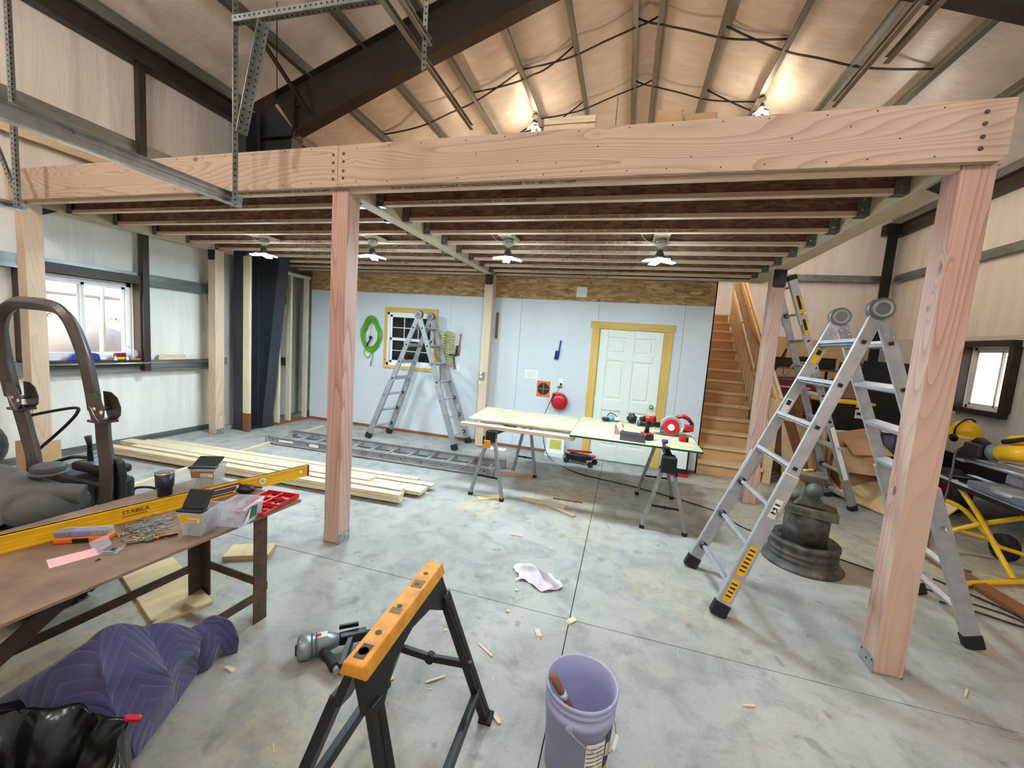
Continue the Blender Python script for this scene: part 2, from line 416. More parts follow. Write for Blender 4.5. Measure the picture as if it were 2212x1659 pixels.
def vinyl_insulation():
    for name, sc in (('ins_left', (1, 2.2, .28)), ('ins_roof', (1.2, 3.0, 1)), ('ins_rear', (2.2, 1, .28))):
        m, t, b = _new(name); g = G(t)
        vec = g.coord(sc); n = g.noise(vec, 2.2, 4.0, .6, .4); n2 = g.noise(vec, 9.0, 3.0, .6)
        c = g.mix(g.maprange(n, .3, .7), c4(srgb(244, 240, 234)), c4(srgb(228, 222, 214)))
        g.put(b.inputs['Base Color'], c); b.inputs['Roughness'].default_value = .38; b.inputs['Specular IOR Level'].default_value = .45
        h = g.math('ADD', n, g.math('MULTIPLY', n2, .10)); g.bump(h, .22 if name == 'ins_roof' else .5, .03, b); MATS[name] = m
vinyl_insulation()

def concrete():
    m, t, b = _new('concrete'); g = G(t)
    v = g.coord()
    big = g.noise(v, .9, 5.0, .62, .3); mid = g.noise(v, 4.5, 5.0, .65, .5); fine = g.noise(v, 60.0, 2.0)
    c = g.mix(g.maprange(big, .35, .65), c4(srgb(150, 149, 145)), c4(srgb(178, 175, 168)))
    c = g.mix(g.math('MULTIPLY', g.maprange(mid, .46, .72), .6), c, c4(srgb(112, 112, 110)))
    c = g.mix(g.math('MULTIPLY', g.maprange(fine, .45, .75), .15), c, c4(srgb(96, 94, 92)))
    # dark damp spots
    sp = g.maprange(g.noise(v, 7.0, 2.0, .5, .2), .66, .72); c = g.mix(g.math('MULTIPLY', sp, .45), c, c4(srgb(100, 98, 92)))
    # drifts of sawdust: fixed spots on the slab, broken up by noise
    br = g.maprange(g.noise(v, 11.0, 5.0, .7, .8), .38, .62)
    tc = g.n('ShaderNodeTexCoord'); tot = None
    for (x, y, r, a) in ((4.0, 1.9, 1.3, .75), (5.2, 1.7, 1.2, .85), (3.7, 3.4, .8, .9), (1.6, 1.9, .75, .7), (.8, 1.25, .4, .7), (1.9, 1.1, .6, .4), (2.6, .35, .7, .35), (-.4, -1.1, 1.0, .5), (.9, -1.6, .8, .35), (4.4, .7, .8, .3)):
        d = g.n('ShaderNodeVectorMath', operation='DISTANCE'); t.links.new(tc.outputs['Object'], d.inputs[0]); d.inputs[1].default_value = (x, y, 0)
        k = g.math('MULTIPLY', g.maprange(d.outputs['Value'], r * .25, r, 1, 0), a); tot = k if tot is None else g.math('MAXIMUM', tot, k)
    c = g.mix(g.math('MULTIPLY', tot, br), c, c4(srgb(206, 182, 140)))
    g.put(b.inputs['Base Color'], c)
    g.put(b.inputs['Roughness'], g.maprange(mid, .3, .7, .42, .7)); b.inputs['Specular IOR Level'].default_value = .35
    g.bump(mid, .08, .004, b); MATS['concrete'] = m
concrete()

def pegboard(name, u, v_):
    m, t, b = _new(name); g = G(t)
    tc = g.n('ShaderNodeTexCoord'); sp = g.n('ShaderNodeSeparateXYZ'); t.links.new(tc.outputs['Object'], sp.inputs[0])
    q = []
    for ax in (u, v_):
        w = g.math('MULTIPLY', sp.outputs['xyz'.index(ax)], 1 / .0254); w = g.math('FRACT', w); q.append(g.math('SUBTRACT', w, .5))
    d = g.math('SQRT', g.math('ADD', g.math('MULTIPLY', q[0], q[0]), g.math('MULTIPLY', q[1], q[1])))
    hole = g.maprange(d, .13, .20, 1, 0)
    c = g.mix(g.noise(g.coord(), 2.0), c4(srgb(226, 228, 232)), c4(srgb(214, 216, 222)))
    g.put(b.inputs['Base Color'], g.mix(hole, c, c4(srgb(48, 42, 40)))); b.inputs['Roughness'].default_value = .42
    g.bump(g.math('SUBTRACT', 1.0, hole), .5, .003, b); MATS[name] = m
pegboard('peg_xz', 'x', 'z'); pegboard('peg_yz', 'y', 'z')

# ------------------------------------------------------------------ the room shell
XL, XR, YF, YG = -4.36, 8.17, -6.4, 9.4           # left, right, front (behind the camera) and rear gable
XRIDGE, ZRIDGE, SLOPE, PSP, POFF = 1.906, 7.11, .332, .925, .2387
def zroof(x): return ZRIDGE - SLOPE * abs(x - XRIDGE)

fl = struct(B().bb((XL - .2, YF - .2, -.25), (XR + .2, YG + .2, -.012)).build('floor', 'soot'))
xs = [XL - .05, -1.145, 1.905, 4.955, XR + .05]; ys = [YF, -3.25, -.19, 3.62, 6.6, YG]
for i in range(4):
    for j in range(5):
        B().bb((xs[i] + .003, ys[j] + .003, -.05), (xs[i + 1] - .003, ys[j + 1] - .003, 0)).build('slab', 'concrete', fl)

def holed(mb, axis, c0, c1, a0, a1, z0, z1, holes):
    """wall slab between c0 and c1 on axis with rectangular holes (a0,a1,z0,z1), cut into boxes"""
    def put(p0, p1, q0, q1):
        if p1 - p0 < 1e-4 or q1 - q0 < 1e-4: return
        if axis == 'x': mb.bb((c0, p0, q0), (c1, p1, q1))
        else: mb.bb((p0, c0, q0), (p1, c1, q1))
    hs = sorted(holes); cur = a0
    for (h0, h1, k0, k1) in hs:
        put(cur, h0, z0, z1); put(h0, h1, z0, k0); put(h0, h1, k1, z1); cur = h1
    put(cur, a1, z0, z1); return mb
WL = (.20, 1.22, 1.14, 2.14)          # left wall window opening (y0,y1,z0,z1)
WR = (5.78, 6.68, 1.16, 2.24)         # right wall window opening
struct(holed(B(), 'x', XL - .12, XL + .06, YF, YG, 0, 5.35, [WL]).build('wall_left', 'ins_left'))
struct(holed(B(), 'x', XR - .06, XR + .12, YF, YG, 0, 5.35, [WR]).build('wall_right', 'ins_left'))
for nm, y in (('wall_rear', YG), ('wall_front', YF - .15)):
    struct(B().prism([(XL, 0), (XR, 0), (XR, 5.25), (XRIDGE, 7.4), (XL, 5.25)], y, y + .15, 'xz').build(nm, 'ins_rear'))
# sagging vinyl faced insulation over the purlins
def roof(u, v):
    x = XL - .1 + (XR - XL + .2) * u; y = YF - .1 + (YG - YF + .2) * v
    k = (abs(x - XRIDGE) - POFF) / PSP; fr = k - math.floor(k)
    sag = .05 * math.sin(math.pi * fr) if k > 0 else .02
    sag += .012 * math.sin(5.3 * y + 2.0 * math.floor(k + 9)) * math.sin(math.pi * fr)
    return (x, y, zroof(x) + .215 - sag)
struct(B().grid(roof, 160, 60).build('ceiling', 'ins_roof', solid=.03))

# purlins
def purlin(x, side, label):
    z = zroof(x); m = B(); t = .005; w = .085; d = .20
    m.bb((x - t / 2, YF, z), (x + t / 2, YG, z + d))
    m.bb((min(x, x + side * w), YF, z), (max(x, x + side * w), YG, z + t))
    m.bb((min(x, x - side * w), YF, z + d - t), (max(x, x - side * w), YG, z + d))
    m.bb((x + side * w - t / 2, YF, z), (x + side * w + t / 2, YG, z + .022))
    tag(m.build('roof_purlin', 'purlin_steel'), label, 'purlin', 'roof purlins')
for k in range(6):
    purlin(XRIDGE - POFF - PSP * k, 1, f'galvanized roof purlin, {ORD[k]} one left of the roof ridge')
    purlin(XRIDGE + POFF + PSP * k, -1, f'galvanized roof purlin, {ORD[k]} one right of the roof ridge')

# sag straps woven over and under the purlins
def strap(y, a, b, c, d, label):
    """from the top of purlin a, below b and c, to the top of d (purlin x positions)"""
    pts = [(a, y, zroof(a) + .17), ((a + b) / 2, y, (zroof(a) + zroof(b)) / 2 + .06), (b, y, zroof(b) - .012), ((b + c) / 2, y, (zroof(b) + zroof(c)) / 2 - .005), (c, y, zroof(c) - .012), ((c + d) / 2, y, (zroof(c) + zroof(d)) / 2 + .06), (d, y, zroof(d) + .17)]
    tag(B().tube(spline(pts, 5), 0, flat=(.035, .012)).build('sag_strap', 'strap'), label, 'strap', 'roof sag straps')
PX = sorted([XRIDGE + s * (POFF + PSP * k) for s in (-1, 1) for k in range(6)])
for y, w in ((4.75, 'near'), (6.35, 'far')):
    strap(y, PX[0], PX[1], PX[2], PX[3], f'dark sag strap at the left eave, {w} row')
    strap(y, PX[2] + .01, PX[3], PX[3] + .4, PX[4], f'dark sag strap under the second purlin left, {w} row')
    strap(y, PX[3] + .01, PX[4], PX[5], PX[6], f'dark sag strap left of the ridge, {w} row')
    strap(y, PX[5] + .01, PX[6], PX[7], PX[8], f'dark sag strap right of the ridge, {w} row')
    strap(y, PX[7] + .01, PX[8], PX[9], PX[10], f'dark sag strap on the right slope, {w} row')

# rigid frame: tapered column, rafter
def frame(sg, side):
    X = lambda x: x if sg < 0 else 2 * XRIDGE - x
    t = thing('steel_portal', f'dark steel rigid portal, {side} tapered column and rafter', 'steel portal', (X(-4.0), 2.76, 0), group='rigid frame halves')
    yw = 2.76
    def plate(poly, y0, y1, nm, m): B().prism([(X(a), b) for a, b in poly], y0, y1, 'xz').build(nm, m, t)
    plate([(-4.22, .02), (-3.70, .02), (-3.15, 4.70), (-3.60, 5.17), (-4.22, 4.95)], yw - .005, yw + .005, 'column_web', 'cool_tint_steel')
    plate([(-4.24, .02), (-4.22, .02), (-4.22, 5.0), (-4.24, 5.0)], yw - .1, yw + .1, 'outer_flange', 'cool_tint_steel')
    plate([(-3.70, .02), (-3.685, .02), (-3.135, 4.72), (-3.15, 4.72)], yw - .1, yw + .1, 'inner_flange', 'cool_tint_steel')
    plate([(-4.26, 0), (-3.66, 0), (-3.66, .02), (-4.26, .02)], yw - .12, yw + .12, 'base_plate', 'cool_tint_steel')
    zt = lambda x: zroof(x) - .004
    plate([(-3.15, 4.70), (-1.0, 5.50), (XRIDGE, 6.50), (XRIDGE, zt(XRIDGE) - .012), (-3.6, zt(-3.6) - .012)], yw - .005, yw + .005, 'rafter_web', 'brown_steel')
    plate([(-3.15, 4.69), (-1.0, 5.49), (XRIDGE, 6.49), (XRIDGE, 6.502), (-1.0, 5.502), (-3.15, 4.702)], yw - .1, yw + .1, 'bottom_flange', 'brown_steel')
    plate([(-4.24, zt(-4.24) - .012), (XRIDGE, zt(XRIDGE) - .012), (XRIDGE, zt(XRIDGE)), (-4.24, zt(-4.24))], yw - .1, yw + .1, 'top_flange', 'brown_steel')
    plate([(-3.16, 4.62), (-3.13, 4.62), (-3.13, 5.34), (-3.16, 5.34)], yw - .1, yw + .1, 'end_plate', 'brown_steel')
    plate([(-4.2, 4.64), (-3.16, 4.64), (-3.16, 4.655), (-4.2, 4.655)], yw - .1, yw + .1, 'stiffener', 'brown_steel')
    for z in (4.75, 4.66, 5.1, 5.25):
        B().cyl((X(-3.08), yw - .06, z), (X(-3.17), yw - .06, z), .016, 6).build('bolt', 'black_steel', t)
    # flange brace down from a purlin
    p_, q_ = Vector((X(-2.93), 1.95, 5.42)), Vector((X(-2.82), 2.66, 4.90)); B().bar(p_, q_, .006, .055, (1, 0, 0)).bar(p_ + Vector((0, .0, .025)), q_ + Vector((0, 0, .025)), .055, .006, (0, 1, .5)).build('flange_brace', 'brown_steel', t)
frame(-1, 'left'); frame(1, 'right')
# portal column in front of the frame, with a furring stud on its face
t = thing('portal_column', 'narrow dark grey steel column beside the pale furring stud', 'column', (-3.85, 2.39, 0))
B().bb((-3.97, 2.385, .012), (-3.735, 2.397, 5.0)).build('flange', 'cool_tint_steel', t)
B().bb((-3.862, 2.397, .012), (-3.85, 2.62, 5.0)).build('web', 'cool_tint_steel', t)
B().bb((-3.97, 2.62, .012), (-3.735, 2.632, 5.0)).build('flange', 'cool_tint_steel', t)
B().bb((-4.0, 2.36, 0), (-3.70, 2.64, .012)).build('base_plate', 'cool_tint_steel', t)
t = thing('furring_stud', 'pale furring stud with brown stained foot against the dark grey column', 'stud', (-3.67, 2.4, 0))
B().bb((-3.725, 2.34, .30), (-3.60, 2.38, 2.76)).build('board', 'spruce_z', t, bevel=.002)
B().bb((-3.725, 2.338, 0), (-3.60, 2.382, .30)).build('foot', 'treated_z', t, bevel=.002)

# eave struts, girts and wall steel
for x, lab in ((-4.12, 'left'), (2 * XRIDGE + 4.12, 'right')):
    s = 1 if lab == 'left' else -1
    m = B().bb((x - .01, YF, 4.88), (x + .01, YG, 5.08)).bb((min(x, x - s * .16), YF, 4.88), (max(x, x - s * .16), YG, 4.89)).bb((min(x, x + s * .05), YF, 5.07), (max(x, x + s * .05), YG, 5.08))
    t = thing('eave_strut', f'dark eave strut along the top of the {lab} wall', 'eave strut', (x, 0, 4.88)); m.build('beam', 'brown_steel', t); B().bb((x, YF, 5.085), (x + s * .09, YG, 5.09)).bb((x + s * .085, YF, 5.09), (x + s * .09, YG, 5.23)).bb((x + s * .05, YF, 5.225), (x + s * .09, YG, 5.23)).build('top_channel', 'purlin_steel', t)
def girt(name_side, axis, c, s, a0, a1, z, label, dz=.15):
    m = B()
    if axis == 'x':
        m.bb((c, a0, z), (c + s * .006, a1, z + dz)); m.bb((min(c - s * .1, c), a0, z + dz - .006), (max(c - s * .1, c), a1, z + dz)); m.bb((min(c - s * .1, c), a0, z), (max(c - s * .1, c), a1, z + .006)); m.bb((c + s * .006, a0, z), (c + s * .02, a1, z + .03))
    else:
        m.bb((a0, c, z), (a1, c + s * .006, z + dz)); m.bb((a0, min(c - s * .1, c), z + dz - .006), (a1, max(c - s * .1, c), z + dz)); m.bb((a0, min(c - s * .1, c), z), (a1, max(c - s * .1, c), z + .006)); m.bb((a0, c + s * .006, z), (a1, c + s * .02, z + .03))
    tag(m.build('wall_girt', 'galv'), label, 'girt', 'galvanized wall girts')
girt('l', 'x', -4.22, 1, -2.5, 2.36, 2.14, 'galvanized girt running above the left window')
girt('l', 'x', -4.22, 1, -2.5, 2.36, .98, 'galvanized girt below the left window, blocks of wood on it')
girt('l', 'x', -4.22, 1, YF, 2.36, 3.80, 'galvanized girt high on the left wall over the timber header')
girt('l', 'x', -4.22, 1, 2.9, 3.66, 2.14, 'short galvanized girt behind the stud wall, upper')
girt('l', 'x', -4.22, 1, 2.9, 3.66, .98, 'short galvanized girt behind the stud wall, lower')
girt('r', 'x', XR - .16, -1, YF, 9.15, 3.80, 'galvanized girt high on the right wall')
girt('b', 'y', YG - .16, -1, 3.4, 7.85, 3.80, 'galvanized girt across the rear gable wall')
t = thing('timber_header', 'pair of pale header boards under the high left girt', 'header', (-4.2, -1, 3.55))
for z in (3.50, 3.64): B().bb((-4.235, YF, z), (-4.20, 2.2, z + .135)).build('board', 'spruce_y', t)
tag(B().bb((-4.16, 1.24, .99), (-4.13, 1.315, 4.95)).bb((-4.16, 1.24, .99), (-4.22, 1.25, 4.95)).build('jamb_post', 'brown_steel'), 'dark vertical steel angle beside the left window', 'steel post')
t = thing('gable_column', 'dark steel corner column at the far right corner', 'column', (7.78, 9.1, 0))
B().bb((7.68, 9.02, 0), (7.88, 9.04, 5.1)).build('flange', 'black_steel', t); B().bb((7.775, 9.04, 0), (7.785, 9.22, 5.1)).build('web', 'black_steel', t)
B().bb((7.62, 8.98, 4.86), (8.02, 9.2, 5.1)).build('cap_plate', 'black_steel', t)
struct(B().bb((XL + .06, -3, 0), (XL + .12, 2.3, .012)).bb((XL + .06, -3, 0), (XL + .066, 2.3, .07)).build('baseboard_left', 'galv'))

# windows
def window(name, x, s, o, trim, mull):
    """sliding window set in the opening o=(y0,y1,z0,z1) of the wall at x; s = room side"""
    y0, y1, z0, z1 = o; w = struct(bpy.data.objects.new(name, None)); COL.objects.link(w); w.matrix_basis = Matrix.Translation((x, (y0 + y1) / 2, z0)); w['label'] = f'white sliding window in dark steel jambs on the {"left" if s > 0 else "right"} wall'
    xi = x - s * .06; f = .055
    m = B().bb((xi - .03, y0, z0), (xi + .03, y1, z0 + f)).bb((xi - .03, y0, z1 - f), (xi + .03, y1, z1)).bb((xi - .03, y0, z0), (xi + .03, y0 + f, z1)).bb((xi - .03, y1 - f, z0), (xi + .03, y1, z1))
    m.build('window_frame', 'vinyl_white', w, bevel=.004)
    for (a, b, k) in ((y0 + f, mull + .025, .012), (mull - .025, y1 - f, -.012)):
        g = .035; q = B().bb((xi + k - .01, a, z0 + f), (xi + k + .01, b, z0 + f + g)).bb((xi + k - .01, a, z1 - f - g), (xi + k + .01, b, z1 - f)).bb((xi + k - .01, a, z0 + f), (xi + k + .01, a + g, z1 - f)).bb((xi + k - .01, b - g, z0 + f), (xi + k + .01, b, z1 - f)).build('sash', 'vinyl_white', w, bevel=.003)
        B().bb((xi + k - .002, a + g, z0 + f + g), (xi + k + .002, b - g, z1 - f - g)).build('pane', 'pane', q)
    j = s * .13
    B().bb((x, y0 - .05, z1), (x + j, y1 + .05, z1 + .11)).build('head_trim', trim, w); B().bb((x, y0 - .05, z0 - .09), (x + j, y1 + .1, z0)).build('window_sill', trim, w)
    for a, b in ((y0 - .08, y0), (y1, y1 + .08)): B().bb((x, a, z0), (x + j, b, z1)).build('side_jamb', trim, w)
window('window_1', XL + .06, 1, WL, 'brown_steel', .715)
window('window_2', XR - .06, -1, WR, 'brown_steel', 6.12)

# pegboard partition with door and window
pb = struct(bpy.data.objects.new('wall_back', None)); COL.objects.link(pb); pb.matrix_basis = Matrix.Translation((0, 3.69, 0))
DO = (1.665, 2.612, 0, 2.045); WO = (-2.02, -1.10, 1.18, 2.11)
for a, b in ((-3.66, -3.252), (-3.248, -2.032), (-2.028, -.812), (-.808, .408), (.412, 1.628), (1.632, 2.848), (2.852, 3.222)):
    hs = [(max(h[0], a), min(h[1], b), h[2], h[3]) for h in (DO, WO) if min(h[1], b) > max(h[0], a)]
    holed(B(), 'y', 3.69, 3.697, a, b, .05, 2.44, hs).build('pegboard_panel', 'peg_xz', pb)
for a, b in ((-3.66, -1.222), (-1.218, 1.218), (1.222, 3.222)): B().bb((a, 3.692, 2.443), (b, 3.70, 2.78)).build('osb_panel', 'osb_wall', pb)
B().bb((-3.66, 3.685, 0), (1.56, 3.70, .045)).bb((2.73, 3.685, 0), (3.222, 3.70, .045)).build('sill_plate', 'treated_y', pb)
holed(B(), 'y', 3.71, 3.80, -3.66, 3.24, 0, 2.78, [(DO[0], DO[1], 0, DO[3]), WO]).build('framing', 'stud_brown', pb)
struct(B().bb((3.223, 3.71, 0), (3.24, YG - .1, 2.78)).build('wall_stair', 'osb_wall'))
struct(B().bb((XL + .1, 3.70, 2.785), (3.24, YG - .1, 3.05)).build('loft_floor', 'osb_deck'))
# partition window
w = struct(bpy.data.objects.new('window_3', None)); COL.objects.link(w); w.matrix_basis = Matrix.Translation((-1.56, 3.69, 1.18)); w['label'] = 'white double hung window with grilles in yellow pine trim'
x0, x1, z0, z1 = WO
m = B().bb((x0, 3.685, z0), (x0 + .04, 3.76, z1)).bb((x1 - .04, 3.685, z0), (x1, 3.76, z1)).bb((x0, 3.685, z0), (x1, 3.76, z0 + .045)).bb((x0, 3.685, z1 - .04), (x1, 3.76, z1)); m.build('window_frame', 'vinyl_white', w, bevel=.003)
zm = (z0 + z1) / 2
for a, b, y in ((zm - .02, z1 - .04, 3.705), (z0 + .045, zm + .02, 3.725)):
    xa, xb = x0 + .045, x1 - .045
    q = B().bb((xa, y, a), (xb, y + .02, a + .045)).bb((xa, y, b - .04), (xb, y + .02, b)).bb((xa, y, a), (xa + .04, y + .02, b)).bb((xb - .04, y, a), (xb, y + .02, b)).build('sash', 'vinyl_white', w, bevel=.002)
    for k in (1, 2): B().bb((xa + (xb - xa) * k / 3 - .006, y + .002, a), (xa + (xb - xa) * k / 3 + .006, y + .012, b)).build('muntin', 'vinyl_white', q)
    B().bb((xa, y + .002, (a + b) / 2 - .006), (xb, y + .012, (a + b) / 2 + .006)).build('muntin', 'vinyl_white', q)
    B().bb((xa + .03, y + .013, a + .03), (xb - .03, y + .016, b - .03)).build('pane', 'dark_pane', q)
for nm, a, b, mt in (('head_casing', (-2.075, 3.672, 2.11), (-1.045, 3.69, 2.20), 'trim_x'), ('sill_casing', (-2.075, 3.672, 1.12), (-1.045, 3.69, 1.18), 'trim_x'), ('side_casing', (-2.075, 3.672, 1.18), (-2.02, 3.69, 2.11), 'trim_z'), ('side_casing', (-1.10, 3.672, 1.18), (-1.045, 3.69, 2.11), 'trim_z')):
    B().bb(a, b).build(nm, mt, w, bevel=.002)
# six panel door
d = struct(bpy.data.objects.new('door_1', None)); COL.objects.link(d); d.matrix_basis = Matrix.Translation((2.14, 3.69, 0)); d['label'] = 'white six panel door in a yellow pine casing'
slab = B().bb((1.682, 3.712, .012), (2.597, 3.745, 2.03)).build('door_slab', 'door_white', d)
stile = B()
px = ((1.682, 1.80), (2.085, 2.19), (2.48, 2.597)); pz = ((.012, .24), (.80, .96), (1.57, 1.67), (1.92, 2.03))
for a, b in px: stile.bb((a, 3.696, .012), (b, 3.712, 2.03))
for a, b in pz: stile.bb((1.80, 3.696, a), (2.085, 3.712, b)).bb((2.19, 3.696, a), (2.48, 3.712, b))
stile.build('stiles', 'door_white', d, bevel=.004)
for a, b in ((1.80, 2.085), (2.19, 2.48)):
    for k in range(3):
        za, zb = pz[k][1], pz[k + 1][0]; B().bb((a + .04, 3.700, za + .04), (b - .04, 3.714, zb - .04)).build('panel', 'door_white', d, bevel=.006)
kb = B().lathe([(.032, -.003), (.032, .004), (.012, .006), (.012, .035), (.026, .045), (.03, .06), (.022, .07), (.001, .072)], (2.525, 3.70, .92), 16, 'y')
kb.v = [Vector((q.x, 3.70 - (q.y - 3.70), q.z)) for q in kb.v]; kb.build('door_knob', 'brass', d)
for z in (.25, 1.0, 1.78): B().bb((1.668, 3.692, z), (1.684, 3.702, z + .09)).build('hinge', 'brass', d)
B().bb((1.665, 3.69, 0), (1.68, 3.79, 2.045)).bb((2.60, 3.69, 0), (2.612, 3.79, 2.045)).bb((1.665, 3.69, 2.033), (2.612, 3.79, 2.045)).bb((1.665, 3.745, 0), (2.612, 3.75, 2.045)).build('jamb', 'trim_z', d)
B().bb((1.525, 3.67, 2.04), (2.745, 3.69, 2.145)).build('head_casing', 'trim_x', d, bevel=.003)
for a, b in ((1.555, 1.668), (2.61, 2.725)): B().bb((a, 3.672, 0), (b, 3.69, 2.04)).build('side_casing', 'trim_z', d, bevel=.003)
# pegboard wainscot and plywood on the far walls
rp = struct(bpy.data.objects.new('wall_lining', None)); COL.objects.link(rp); rp['label'] = 'white pegboard lining round the right window'
for a in range(6):
    y0 = 1.9 + a * 1.22; y1 = min(y0 + 1.216, 9.0); hs = [(max(WR[0], y0), min(WR[1], y1), WR[2], WR[3])] if min(WR[1], y1) > max(WR[0], y0) else []
    holed(B(), 'x', XR - .075, XR - .068, y0, y1, .02, 2.44, hs).build('pegboard_panel', 'peg_yz', rp)

# ------------------------------------------------------------------ outside, seen through the windows
gm = B().grid(lambda u, v: (-4.7 - 40 * u, -25 + 50 * v, -.15 + 6.5 * u ** 1.4 + .25 * math.sin(9 * u + 5 * v) * u), 30, 30)
tag(gm.build('hillside', 'grass_dry'), 'pale dry grass hillside outside the left window', 'hillside')
struct(B().bb((8.5, -25, -.3), (50, 30, -.1)).build('yard_ground', 'grass_dry'))
gm = B().grid(lambda u, v: (9.5 + 30 * u, -15 + 50 * v, -.15 + 5.5 * u + .4 * math.sin(7 * v)), 20, 20); tag(gm.build('hillside', 'grass_dry'), 'pale dry hillside outside the right window', 'hillside')
for i, (x, y, z, r) in enumerate(((-11, 3.6, .9, 1.0), (-12, 5.4, 1.0, .8), (-13, 2.6, 1.4, .8))):
    q = B().ball((x, y, z), r, 12, 8, (1, 1.5, .7)); q.v = [v + Vector((random.uniform(-.08, .08), random.uniform(-.1, .1), random.uniform(-.06, .06))) for v in q.v]
    tag(q.build('boulder', 'rock'), ['large grey boulder outside behind the left window', 'smaller grey boulder to the right outside the left window', 'grey boulder to the left outside the left window'][i], 'boulder', 'boulders outside')
f = thing('pipe_fence', 'grey pipe fence outside the left window', 'fence', (-9, 3, 0))
for y in (1.6, 3.2, 4.8): B().cyl((-8.5, y, -.2), (-8.5, y, 2.35), .05, 8).build('post', 'rock', f)
B().cyl((-8.5, -3, 2.05), (-8.5, 8, 2.05), .035, 8).build('rail', 'rock', f)
# ------------------------------------------------------------------ mezzanine timber
HB = 2.77
def post(x0, y0, label, m, plates, top=HB, cap=None, bolts=()):
    t = thing('timber_post', label, 'post', (x0 + .07, y0 + .07, 0), group='mezzanine posts')
    B().bb((x0, y0, .012), (x0 + .14, y0 + .14, top)).build('timber', m, t, bevel=.004)
    B().bb((x0 + .005, y0 + .005, 0), (x0 + .135, y0 + .135, .012)).build('standoff_plate', 'galv_bright', t)
    for s in plates:
        x = x0 - .004 if s < 0 else x0 + .14
        b = B().bb((x, y0 + .004, .002), (x + .004, y0 + .136, .085)).build('base_strap', 'galv_bright', t)
        for dy, dz in ((.02, .07), (.12, .07), (.07, .045)): B().cyl((x - .002, y0 + dy, dz), (x + .006, y0 + dy, dz), .006, 8).build('nail', 'black_steel', b)
    if cap:
        b = B().prism([(x0 + .005, cap[0] + .02), (x0 + .02, cap[0]), (x0 + .12, cap[0]), (x0 + .135, cap[0] + .02), (x0 + .135, cap[1]), (x0 + .005, cap[1])], y0 - .006, y0, 'xz').build('cap_plate', 'black', t)
        for dx in (.025, .115):
            for z in (cap[0] + .03, cap[1] - .04): B().cyl((x0 + dx, y0 - .01, z), (x0 + dx, y0, z), .006, 8).build('screw', 'black_steel', b)
    for s, pts in bolts:
        B().prism(pts, y0 + .02, y0 + .026, 'xz').build('corner_gusset', 'black', t)
    return t
post(-.14, 0, 'pinkish square timber post in the middle of the front beam', 'post_pink', (-1, 1))
post(3.615, 0, 'large pink square timber post at the right end of the front beam', 'post_pink', (-1, 1))
post(-3.92, 0, 'tan timber post behind the mower roll bar', 'post_tan', (1,))
post(-3.97, 1.98, 'tan timber post beside the left window wall', 'post_tan', (1,), cap=(2.62, 2.768))
post(-.155, 3.455, 'tan timber post against the pegboard wall', 'post_tan', (), cap=(2.61, 2.768))
post(3.612, 2.68, 'timber post at the foot of the stairs', 'post_pink', (-1,), cap=(2.57, 2.768))
for x0, y0, s in ((3.615, .14, 1), (-.14, .14, 1), (-3.92, .14, 1)):      # black gussets under the side beams
    tag(B().prism([(y0, 2.768), (y0 + .17, 2.768), (y0 + .02, 2.68), (y0, 2.68)], x0 + .03, x0 + .036, 'yz').build('beam_gusset', 'black'), ['black gusset plate beside the right front post', 'black gusset plate beside the middle front post', 'black gusset plate beside the left front post'][[3.615, -.14, -3.92].index(x0)], 'gusset', 'black gussets')

# front beam: two long boards meeting over the middle post
for (a, b, lab, bl) in ((-3.91, -.066, 'left board of the front beam, knotty fir', [(-.104, z) for z in (2.995, 2.94, 2.88, 2.825)]), (-.063, 3.762, 'right board of the front beam, pale fir', [(-.017, z) for z in (3.0, 2.945, 2.88, 2.83)] + [(3.65, z) for z in (3.0, 2.945, 2.885, 2.83)])):
    t = thing('front_beam_board', lab, 'beam', ((a + b) / 2, -.02, HB), group='front beam boards')
    if b > 1: m = B().prism([(a, HB), (b - .03, HB), (b, HB + .025), (b, HB + .29), (a, HB + .29)], -.04, -.001, 'xz')
    else: m = B().bb((a, -.04, HB), (b, -.001, HB + .29))
    m.build('board', 'fir_x', t, bevel=.003)
    for x, z in bl: B().cyl((x, -.043, z), (x, -.03, z), .0105, 10).build('bolt_hole', 'black', t)
    m = B(); rr = random.Random(int(b * 10))
    x = a + .15
    while x < b - .15:
        for z in (HB + .268, HB + .03):
            xx = x + rr.uniform(-.03, .03); zz = z + rr.uniform(-.006, .006); m.cyl((xx, -.0415, zz), (xx, -.039, zz), .0042, 6)
        if rr.random() < .6: zz = HB + rr.uniform(.09, .21); m.cyl((x + .1, -.0415, zz), (x + .1, -.039, zz), .004, 6)
        x += rr.uniform(.22, .3)
    tag(m.build('nail_heads', 'black_steel', t), kind='stuff')

# I-joists
JT = 'TJI 210    ICCES ESR-1153-CCMC.13132-R   CERTIFIED SOURCING.SFI-00008   0570   08/27/25.   11:06PM'
def joist(a, b, y, label, group, z=2.785, txt=None, loc='front'):
    t = thing('floor_joist', label, 'joist', ((a + b) / 2, y, z), group=group)
    B().bb((a, y - .026, z), (b, y + .026, z + .032)).build('bottom_flange', 'flange_x', t, bevel=.0015, seg=1)
    B().bb((a, y - .005, z + .032), (b, y + .005, 2.995)).build('web', 'osb_web', t)
    B().bb((a, y - .026, 2.995), (b, y + .026, 3.027)).build('top_flange', 'flange_x', t, bevel=.0015, seg=1)
    if txt is not None:
        q = text(JT, .026, 'printed_text', 'ink', t, (txt, y - .0268, z + .006), (1, 0, 0), (0, 0, 1), depth=.0003)
        q.matrix_basis = q.matrix_basis @ Matrix.Diagonal((1.15, 1, 1, 1)); q['kind'] = 'stuff'
    return t
JY = [.43 + .4125 * k for k in range(8)] + [3.64]
